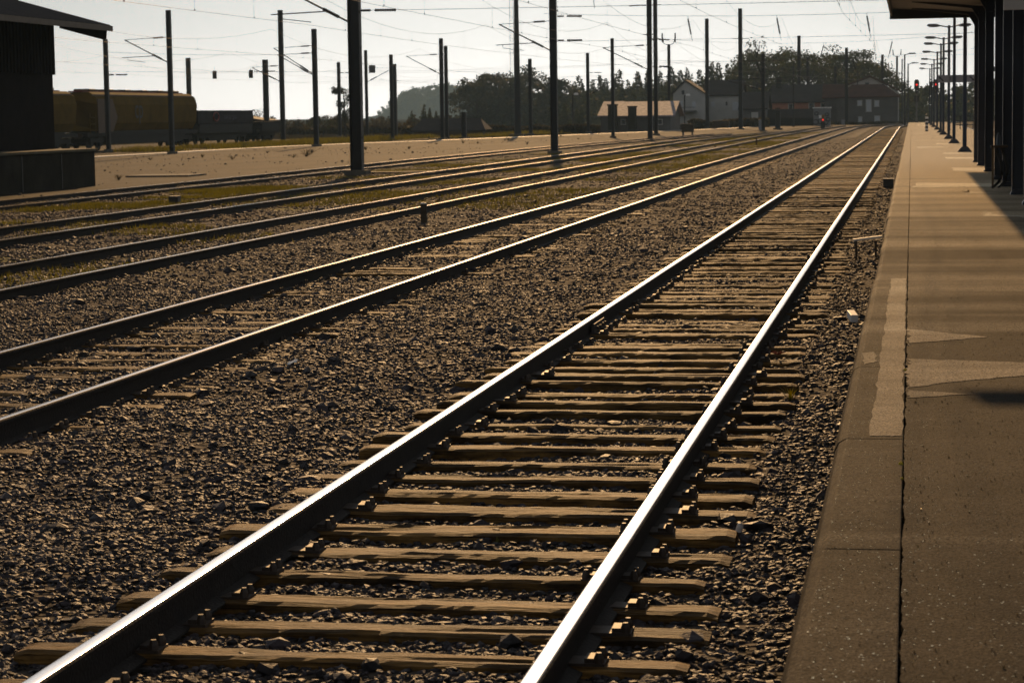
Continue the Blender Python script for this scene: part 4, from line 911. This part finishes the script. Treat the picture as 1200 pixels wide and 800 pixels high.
def cabinet(px, py, wpx, hpx, legs, M, label, nm='line_cabinet'):
    b = on(px, py, -.2); mpp = b.y/FPX; w = wpx*mpp; h = hpx*mpp; t = thing(nm, label, 'cabinet', b)
    mb = MB(); mb.box((0, 0, legs*mpp+h/2), (w, w*.6, h)); mb.build('case', M, t, False, .03)
    mb = MB(); mb.box((0, 0, legs*mpp+h+.03), (w*1.08, w*.68, .06)); mb.build('lid', M, t)
    if legs:
        for s in (-.38, .38):
            mb = MB(); mb.box((s*w, 0, legs*mpp/2), (.16, .16, legs*mpp)); mb.build('leg', M_grey, t)
cabinet(806, 160, 14, 9, 5, M_woodd, 'brown equipment cabinet on two pale legs beside the far sidings')
cabinet(891, 153.5, 4, 12.5, 0, M_sign, 'slim pale grey cabinet beside the mast with the low bracket arm')
cabinet(988, 147, 4, 6, 0, M_sign, 'small pale cabinet at the foot of the grey house')
cabinet(845, 151, 19, 8, 1, M_woodd, 'long brown crate beneath the white house windows', 'storage_crate')
def street_lamp(px, py, top, Y, label):
    b = at(px, py, Y); t = thing('street_lamp', label, 'street lamp', (b.x, Y, -.2), 0, 'street lamps by the far houses'); H = at(px, top, Y).z+.2
    mb = MB(); mb.tube([(0, 0, 0), (0, 0, H)], .09, 8); mb.build('post', M_mast, t, True)
    mb = MB(); mb.tube([(0, 0, H-.05), (.5, 0, H+.1)], .05, 6); mb.build('arm', M_mast, t)
    mb = MB(); mb.tube([(.45, 0, H-.05), (.45, 0, H+.14), (.45, 0, H+.22)], [.3, .26, .1], 10); mb.build('lamp_head', M_white, t, True)
street_lamp(671.5, 153, 111, 290, 'street lamp with a pale head in front of the wooded slope')
street_lamp(802.5, 152, 112, 305, 'street lamp with a pale head before the white house gable')
def yard_lamp(px, py, top, arm, Y, label):
    b = at(px, py, Y); t = thing('street_lamp', label, 'street lamp', (b.x, Y, -.2), 0, 'tall single armed lamps past the platform end'); H = at(px, top, Y).z+.2; m_ = Y/FPX
    mb = MB(); mb.tube([(0, 0, 0), (0, 0, H)], [.14, .09], 8); mb.build('post', M_mast, t, True)
    mb = MB(); mb.tube([(0, 0, H-.1), (arm*.4*m_, 0, H+.1)], .06, 6); mb.build('arm', M_mast, t)
    mb = MB(); mb.prism([(arm*.35*m_, H), (arm*m_, H+.06), (arm*m_, H+.16), (arm*.5*m_, H+.22), (arm*.35*m_, H+.18)], 'y', -.16, .16); mb.build('lamp_head', M_grey, t)
yard_lamp(1060, 141.5, 64, 13, 300, 'tall lamp with one long arm beside the horned mast')
yard_lamp(1064, 141, 75, 12, 330, 'second tall one armed lamp, lower against the far trees')

# small things along the tracks
b = on(497, 262, -.16); t = thing('wooden_stake', 'short square wooden stake with a worn white top, between the second and third tracks', 'stake', b)
mb = MB(); mb.box((0, 0, .18), (.115, .10, .42)); mb.build('body', M_woodd, t, False, .008)
mb = MB(); mb.box((-.028, 0, .40), (.05, .09, .03)); mb.box((.03, 0, .398), (.045, .09, .02)); mb.build('top', M_white, t)
b = on(886.5, 171, -.17); t = thing('wooden_stake', 'small dark stake at the weedy verge of the third track', 'stake', b); mb = MB(); mb.box((0, 0, .2), (.1, .1, .55)); mb.build('body', M_woodd, t); mb = MB(); mb.box((0, 0, .49), (.115, .115, .03)); mb.build('top', M_woodd, t)
b = on(1041, 219, -.17); t = thing('junction_box', 'small dark box in the ballast between track and platform edge', 'box', b); mb = MB(); mb.box((0, 0, .1), (.28, .3, .22)); mb.build('case', M_black, t, False, .01); mb = MB(); mb.box((0, 0, .22), (.30, .32, .02)); mb.build('lid', M_black, t)
b = on(205, 240, -.17); t = thing('junction_box', 'small dark box standing in the weeds beside the fourth track', 'box', b); mb = MB(); mb.box((0, 0, .1), (.24, .25, .2)); mb.build('case', M_black, t, False, .01); mb = MB(); mb.box((0, 0, .21), (.26, .27, .02)); mb.build('lid', M_black, t)
t = tag(MB().box((0, 0, 0), (.075, .26, .075)).build('concrete_block', M_white, None, False, .006), 'small white block lying in the ballast against the platform side', 'block'); t.location = (-.575, 23.1, -.10); t.rotation_euler = (.12, 0, .18)
t = thing('plank_step', 'narrow pale plank on short legs leaning out from the platform edge', 'plank', (-.62, 33.4, -.19)); mb = MB(); mb.box((0, 0, .30), (.42, .14, .03), .0, 0, Matrix.Rotation(-.12, 3, 'Y').to_euler()); mb.build('plank', M_kerb, t)
for s in (-.16, .12):
    mb = MB(); mb.box((s, 0, .13), (.03, .08, .28)); mb.build('leg', M_woodd, t)
mb = MB(); mb.tube([(0, 0, 0), (0, 0, .012), (0, 0, .04), (0, 0, .048)], [.017, .018, .015, .004], 10); t = tag(mb.build('plastic_cup', M_white, None, True), 'small white plastic cup lying among stones beside the platform side rail', 'cup'); t.location = (-.85, 11.42, -.145); t.rotation_euler = (.5, .3, 0)
mb = MB(); V = [(x, y, .012*math.sin(x*60)+.01*math.cos(y*50)) for x in np.linspace(-.04, .04, 5) for y in np.linspace(-.06, .06, 5)]; mb.add(V, [(i*5+j, i*5+j+1, (i+1)*5+j+1, (i+1)*5+j) for i in range(4) for j in range(4)])
t = tag(mb.build('paper_scrap', M_white), 'crumpled white paper scrap on the ballast between the first two tracks', 'paper'); t.location = (-5.2, 18.9, -.12); t.modifiers.new('s', 'SOLIDIFY').thickness = .002
mb = MB()
for i in range(5):
    a = i*1.25; mb.add([(0, 0, .02), (.03*math.cos(a-.4), .03*math.sin(a-.4), .05), (.07*math.cos(a), .07*math.sin(a), .045), (.03*math.cos(a+.4), .03*math.sin(a+.4), .03)], [(0, 1, 2, 3)])
t = tag(mb.build('dead_leaf', M_leafr), 'curled red brown dead leaf beside the platform side rail', 'leaf'); t.location = (-1.12, 19.6, -.14); t.modifiers.new('s', 'SOLIDIFY').thickness = .003
def plant(name, label, loc, n, h, spread, M, w=.012):
    V = []; F = []
    for i in range(n):
        a = RNG.uniform(0, 6.283); l = h*RNG.uniform(.5, 1.); sx, sy = math.cos(a)*spread*RNG.uniform(.2, 1), math.sin(a)*spread*RNG.uniform(.2, 1); k = len(V); px, py = -math.sin(a)*w, math.cos(a)*w
        V += [(-px, -py, 0), (px, py, 0), (sx*.5+px*.8, sy*.5+py*.8, l*.7), (sx*.5-px*.8, sy*.5-py*.8, l*.7), (sx, sy, l)]; F += [(k, k+1, k+2, k+3), (k+3, k+2, k+4)]
    mb = MB(); mb.add(V, F); o = mb.build(name, M); tag(o, label, 'plant'); o.location = loc; return o
plant('weed', 'small green weed sprouting between sleepers right of the near rail', (-.88, 17.0, -.19), 11, .15, .17, M_grass, .006)
plant('weed', 'dry dark weed tuft standing alone in the dusty yard', (-32.3, 121, -.14), 46, .55, 1.3, M_leafb, .012)
plant('weed', 'tiny green weed in the ballast between the near rails', (-2.05, 11.2, -.2), 8, .05, .04, M_grass, .005)
o = MB(); o.add([(-4.9, 176, -.135), (-4.1, 174, -.135), (-4.35, 284, -.135), (-5.0, 286, -.135)], [(0, 1, 2, 3)]); struct(o.build('trodden_path', M_yard))
# guard board, plate strips lying in the yard
mb = MB(); c = on(430, 203, -.12); mb.box((c.x+1., c.y, -.09), (3.2, .8, .04)); tag(mb.build('timber_board', M_woodd), 'flat pale board lying by the foot of the thickest mast', 'board')
mb = MB(); c = on(195, 206.5, -.12); mb.box((c.x, c.y, -.09), (2.4, 2.2, .05)); tag(mb.build('pale_slab', M_conc), 'flat pale slab set in the yard near the goods shed', 'slab')

# ------------------------------------------------------------------ grass and weeds between the sidings (stuff)
def grass():
    P = []
    def z(x0, x1, y0, y1, n):
        for _ in range(n):
            x, y = random.uniform(x0, x1), random.uniform(y0, y1)
            if fbm(x, y, .16, 11) > .02: P.append((x, y, gheight(x, y) if x > -25 else -.16))
    z(-14.8, -12.5, 40, 220, 5200); z(-20.5, -16.9, 48, 120, 2600); z(-10.4, -8.3, 50, 220, 2600); z(-12.2, -10.6, 20, 200, 1700); z(-16.6, -15.1, 40, 180, 1500); z(-20.8, -18.2, 44, 70, 2200)
    z(-53, -46.5, 150, 225, 2600); z(-44, -38, 215, 260, 500)
    V = []; F = []
    for (x, y, zz) in P:
        s = .10 if x > -40 else .42
        for k in range(9):
            a = random.uniform(0, 6.283); bx, by = x+random.gauss(0, s*1.3), y+random.gauss(0, s*1.3); l = s*random.uniform(.4, 1.1); w = .009 if x > -40 else .03
            i = len(V); V += [(bx-w, by, zz-.02), (bx+w, by, zz-.02), (bx+math.cos(a)*l*.5, by+math.sin(a)*l*.5, zz+l)]; F.append((i, i+1, i+2))
    o = npmesh('grass', V, F, M_grass); o['kind'] = 'stuff'
grass()

def debris():
    V = []; F = []
    def chip(x, y, z, r):
        i = len(V); h = r*random.uniform(.4, .9); n = 5; a0 = random.uniform(0, 6)
        V.extend([(x+r*random.uniform(.7, 1.2)*math.cos(a0+k*1.257), y+r*random.uniform(.7, 1.2)*math.sin(a0+k*1.257), z) for k in range(n)])
        V.extend([(x+r*.6*math.cos(a0+k*1.257), y+r*.6*math.sin(a0+k*1.257), z+h) for k in range(n)])
        for k in range(n): F.append((i+k, i+(k+1) % n, i+n+(k+1) % n, i+n+k))
        for k in range(1, n-1, 2): F.append((i+n, i+n+k, i+n+k+1, i+n+min(k+2, n-1)) if k+2 < n else (i+n, i+n+k, i+n+k+1, i+n))
    for _ in range(2600):
        x, y = random.uniform(-45, -23.6), random.uniform(60, 230)
        if fbm(x, y, .12, 21) > -.1: chip(x, y, -.126, random.uniform(.015, .05) if random.random() < .97 else random.uniform(.06, .1))
    F2 = [f for f in F if len(set(f)) == 4]
    o = npmesh('yard_gravel', V, F2, M_conc); o['kind'] = 'stuff'
debris()
rndw = random.Random(33)
for i in range(26):      # weed clumps in the yard
    x, y = rndw.uniform(-44, -25), rndw.uniform(75, 225)
    o = plant('weed', 'low dry weed clump growing out of the dusty yard', (x, y, -.13), 26, rndw.uniform(.15, .35), rndw.uniform(.3, .6), M_leafb, .012); o['group'] = 'weed clumps in the dusty yard'

# ------------------------------------------------------------------ hills, trees
def hill(name, Y0, Y1, prof, M):
    """ridge profile: list of (px, py) skyline at distance Y1, falling to the ground at Y0"""
    V = []; F = []; n = len(prof); K = 8
    for k in range(K+1):
        f = k/K; Y = Y0+(Y1-Y0)*f
        for (x, y) in prof:
            p = at(x, y, Y1); zz = -.36+(p.z+.36)*(f*f*(3-2*f)); V.append((p.x*(.85+.15*f), Y, zz))
    for k in range(K):
        for i in range(n-1): F.append((k*n+i, k*n+i+1, (k+1)*n+i+1, (k+1)*n+i))
    for i in range(n): V.append((V[K*n+i][0], Y1+300, -1.))
    for i in range(n-1): F.append((K*n+i, K*n+i+1, (K+1)*n+i+1, (K+1)*n+i))
    return struct(npmesh(name, V, F, M, None, True))
M_hill = mat('wooded_ground', (.03, .035, .018), 1., 0, .3, .02, .5, .3, None, None, 0.)
hill('hill', 480, 640, [(520, 146), (570, 132), (620, 118), (680, 108), (740, 104), (800, 104), (860, 105), (900, 108), (960, 112), (1060, 128), (1180, 132), (1300, 134)], M_hill)
hill('far_hill', 2300, 2900, [(395, 150), (430, 146), (450, 139), (466, 128), (492, 114), (530, 110), (600, 108), (700, 112), (800, 120)], M_hill)

def crown_pts(kind, h, w, n, rng):
    """leaf positions (n,3) of a crown whose foot is at z=0 and whose top is at h"""
    cl = []
    if kind == 'pine':      # pointed, layered
        f = 1-rng.uniform(0, 1, n)**.55; a = rng.uniform(0, 6.283, n); L = 11
        lob = .72+.28*np.sin(a*3+f*17)+.12*np.sin(a*5-f*31); saw = 1-.38*((f*L) % 1.)
        r = w*.5*(1-f)**.9*lob*saw*np.sqrt(rng.uniform(.02, 1, n))+.008
        lean = .03*np.sin(f*4+rng.uniform(0, 6))
        return np.stack([np.cos(a)*r+lean, np.sin(a)*r, h*(.06+.94*f)-r*.35], 1)
    if kind == 'umbrella':
        for i in range(22):
            a = rng.uniform(0, 6.28); rad = w*.5*math.sqrt(rng.uniform(0, 1)); zz = h*(.55+.4*(1-(rad/(w*.5))**2)*rng.uniform(.5, 1)); cl.append((math.cos(a)*rad, math.sin(a)*rad, zz, w*.14, h*.07))
        for i in range(6):
            a = rng.uniform(0, 6.28); cl.append((math.cos(a)*w*.25, math.sin(a)*w*.25, h*rng.uniform(.3, .55), w*.09, h*.05))
    else:                   # tall airy eucalyptus
        for i in range(24):
            f = rng.uniform(.22, 1); a = rng.uniform(0, 6.28); rad = w*.42*math.sqrt(rng.uniform(0, 1))*(1.1-.55*abs(f-.6)*1.6); cl.append((math.cos(a)*rad, math.sin(a)*rad, h*f*.94, w*.13*rng.uniform(.7, 1.3), h*.055*rng.uniform(.7, 1.4)))
    cl = np.array(cl); k = rng.integers(0, len(cl), n); d = rng.normal(0, 1, (n, 3)); d /= np.linalg.norm(d, axis=1)[:, None]; d *= rng.uniform(0, 1, (n, 1))**.4*rng.choice([1., 1., 1.35], (n, 1))
    return cl[k, :3]+d*np.stack([cl[k, 3], cl[k, 3], cl[k, 4]], 1)
PROTO = {}
def crown_mesh(kind, i, M):
    key = (kind, i)
    if key not in PROTO:
        rng = np.random.default_rng(100+i*7+len(kind)); n = 3400 if kind != 'umbrella' else 2600
        c = crown_pts(kind, 1., .62 if kind == 'pine' else .95 if kind == 'umbrella' else .75, n, rng)
        o = leafcloud('crown', c, .017, M, None); me = o.data; bpy.data.objects.remove(o)
        mb = MB(); mb.tube([(0, 0, -.45), (.01, 0, .1), (-.01, .01, .45), (0, 0, .8)], [.028, .022, .015, .005], 7)
        for q in range(6):
            a = rng.uniform(0, 6.28); z0 = rng.uniform(.15, .55); mb.tube([(0, 0, z0), (.1*math.cos(a), .1*math.sin(a), z0+.12), (.26*math.cos(a), .26*math.sin(a), z0+.24)], [.012, .008, .003], 5)
        o = mb.build('trunk', M_bark); tm = o.data; bpy.data.objects.remove(o); PROTO[key] = (me, tm)
    return PROTO[key]
def hill_z(x, y):
    return -.36
def tree(px, ytop, Y, hm, kind, label, group, i, wide=1., cat='tree', name=None):
    """tree whose top shows at (px, ytop) at distance Y; hm = crown height in metres, trunk runs below it"""
    M = M_leafe if kind == 'euca' else M_leafd
    me, tm = crown_mesh(kind, i % 4, M); tp = at(px, ytop, Y)
    t = thing(name or {'pine': 'pine_tree', 'umbrella': 'umbrella_pine', 'euca': 'eucalyptus_tree'}[kind], label, cat, (tp.x, Y, tp.z-hm), RNG.uniform(0, 6.28), group)
    for nm, dd in (('crown', me), ('trunk', tm)):
        o = bpy.data.objects.new(nm, dd); COL.objects.link(o); o.parent = t; o.scale = (hm*wide, hm*wide, hm) if nm == 'crown' else (hm, hm, hm)
    return t
TREES = [
 ('euca', 470, [(548, 95, 14), (562, 86, 17), (537, 103, 13), (570, 98, 15), (556, 92, 15)], 'eucalyptus in the rounded dark clump left of the floodlight mast', 'eucalyptus clump left of the floodlight mast', 1.),
 ('euca', 480, [(589, 80, 17), (607, 77, 18), (583, 92, 16), (598, 86, 16), (613, 86, 15), (575, 100, 14)], 'tall airy eucalyptus behind the floodlight mast', 'eucalyptus behind the floodlight mast', .9),
 ('euca', 500, [(634, 82, 17), (645, 80, 17), (626, 92, 14), (655, 88, 15), (664, 95, 14)], 'eucalyptus behind the tall dark mast by the weedy tracks', 'eucalyptus behind the tall dark mast', 1.),
 ('pine', 560, [(674, 92, 14), (683, 86, 16), (693, 90, 15), (704, 88, 15), (714, 90, 16), (725, 85, 17), (736, 88, 15), (747, 86, 16), (758, 84, 16), (770, 82, 15), (780, 85, 16), (788, 80, 17), (797, 82, 16)], 'pine on the wooded slope above the pink tiled roof', 'pines above the pink tiled roof', 1.5),
 ('pine', 500, [(808, 78, 15), (820, 77, 16), (832, 76, 16), (844, 71, 18), (853, 77, 16), (862, 72, 16), (872, 76, 15), (880, 80, 16)], 'pointed pine behind the white gabled house', 'pointed pines behind the white house', 1.35),
 ('umbrella', 440, [(898, 47, 15), (888, 60, 13), (910, 54, 14), (922, 62, 13), (880, 66, 12), (934, 67, 12)], 'tall umbrella pine in the high clump above the dark roofs', 'umbrella pines above the dark roofs', 1.),
 ('umbrella', 445, [(952, 58, 14), (964, 57, 13), (982, 49, 15), (975, 62, 13), (996, 58, 14), (1004, 58, 13), (1012, 63, 13), (1022, 70, 12), (1033, 74, 11), (1040, 80, 11)], 'umbrella pine in the clump above the red roofed house', 'umbrella pines above the red roof', .95),
 ('pine', 380, [(486, 128, 6), (497, 124, 7), (503, 121, 8), (512, 128, 6), (521, 130, 6), (478, 134, 5), (529, 136, 5)], 'small conifer behind the long low brown shed', 'small conifers behind the brown shed', 1.1),
 ('pine', 390, [(663, 117, 7), (672, 122, 6), (684, 121, 7), (655, 130, 5)], 'small conifer at the foot of the wooded slope', 'small conifers at the slope foot', 1.1),
]
k = 0
for kind, Y, L_, lb, gp, wd in TREES:
    for (px, yt, hm) in L_:
        tree(px+RNG.uniform(-4, 4), yt+RNG.uniform(-4, 5), Y+RNG.uniform(-25, 25), hm*RNG.uniform(.8, 1.2), kind, lb, gp, k, wd); k += 1
tree(403, 98, 265, 6.0, 'euca', 'sparse dark tree standing alone beyond the yard behind the thin masts', 'lone trees beyond the yard', 1, .9)
tree(378, 134, 262, 3, 'umbrella', 'low flat bush like tree beside the sparse dark tree', 'lone trees beyond the yard', 2, 1.2)
# the wood that fills the slopes reads as one mass
def forest(name, items, M, n, s):
    C = []
    for (p, hm, kind) in items:
        rng = np.random.default_rng(int(abs(p.x*13+p.y))); C.append(crown_pts(kind, hm, hm*.6, n, rng)+np.array([p.x, p.y, p.z]))
    C = np.concatenate(C); o = leafcloud(name, C, s, M, None); o['kind'] = 'stuff'
items = []
skyline = np.array([(575, 100), (640, 96), (680, 94), (720, 91), (760, 88), (800, 84), (840, 82), (880, 76), (900, 66), (940, 72), (1000, 66), (1020, 76), (1045, 92), (1060, 108), (1100, 112), (1200, 112)])
for i in range(210):
    px = random.uniform(570, 1195); yt = np.interp(px, skyline[:, 0], skyline[:, 1])+(random.uniform(2, 52) if px < 880 else random.uniform(14, 52))
    if px > 1050: yt = random.uniform(108, 136)
    Y = 590-yt*.9+random.uniform(-30, 30); hm = random.uniform(9, 15); p = at(px, yt, Y); p.z -= hm; items.append((p, hm, 'pine' if px < 880 else random.choice(['umbrella', 'pine'])))
for i in range(75):      # trees closing the view past the platform end
    px = random.uniform(1046, 1205); yt = random.uniform(90, 128); Y = random.uniform(430, 620); hm = random.uniform(7, 14); p = at(px, yt, Y); p.z -= hm; items.append((p, hm, random.choice(['umbrella', 'euca', 'pine'])))
forest('forest', items, M_leafd, 560, .36)
items = []
for i in range(330):
    px = random.uniform(420, 600); yt = np.interp(px, [420, 440, 466, 492, 530, 600], [143, 134, 114, 97, 96, 98])+random.uniform(0, 1)**1.6*46
    Y = random.uniform(2450, 2850); hm = random.uniform(28, 46); p = at(px, yt, Y); p.z -= hm; items.append((p, hm, 'euca'))
forest('far_forest', items, M_leafd, 420, 1.6)
items = []
for i in range(120):
    px = random.uniform(250, 530); yt = random.uniform(133, 152); Y = random.uniform(320, 460); hm = random.uniform(3, 6); p = at(px, yt, Y); p.z -= hm; items.append((p, hm, 'umbrella'))
forest('scrubland_woods', items, M_leafb, 260, .22)
# bare tree behind the grey wagons
bt_ = thing('bare_tree', 'leafless pale tree behind the end of the grey wagons', 'tree', at(302, 165, 280)); mb = MB()
def twig(p, d, l, r, dep):
    q = p+d*l; mb.tube([p, q], [r, r*.6], 5, 0, False)
    if dep:
        for _ in range(3): twig(q, (d+Vector((random.gauss(0, .5), random.gauss(0, .5), random.gauss(.1, .3)))).normalized(), l*.72, r*.6, dep-1)
twig(Vector((0, 0, -.2)), Vector((0, 0, 1)), 1.5, .12, 5); mb.build('trunk', M_bark, bt_)

# ------------------------------------------------------------------ haze
hz = MB(); hz.box((-300, 1780, 110), (3600, 3640, 226)); o = hz.build('haze', M_white); o['kind'] = 'stuff'
HM = bpy.data.materials.new('haze'); HM.use_nodes = True; n_ = HM.node_tree.nodes; n_.clear(); ou = n_.new('ShaderNodeOutputMaterial'); pv = n_.new('ShaderNodeVolumePrincipled')
pv.inputs['Color'].default_value = (.54, .80, 1., 1); pv.inputs['Density'].default_value = .00024; pv.inputs['Anisotropy'].default_value = 0.
HM.node_tree.links.new(pv.outputs[0], ou.inputs['Volume']); o.data.materials.clear(); o.data.materials.append(HM)
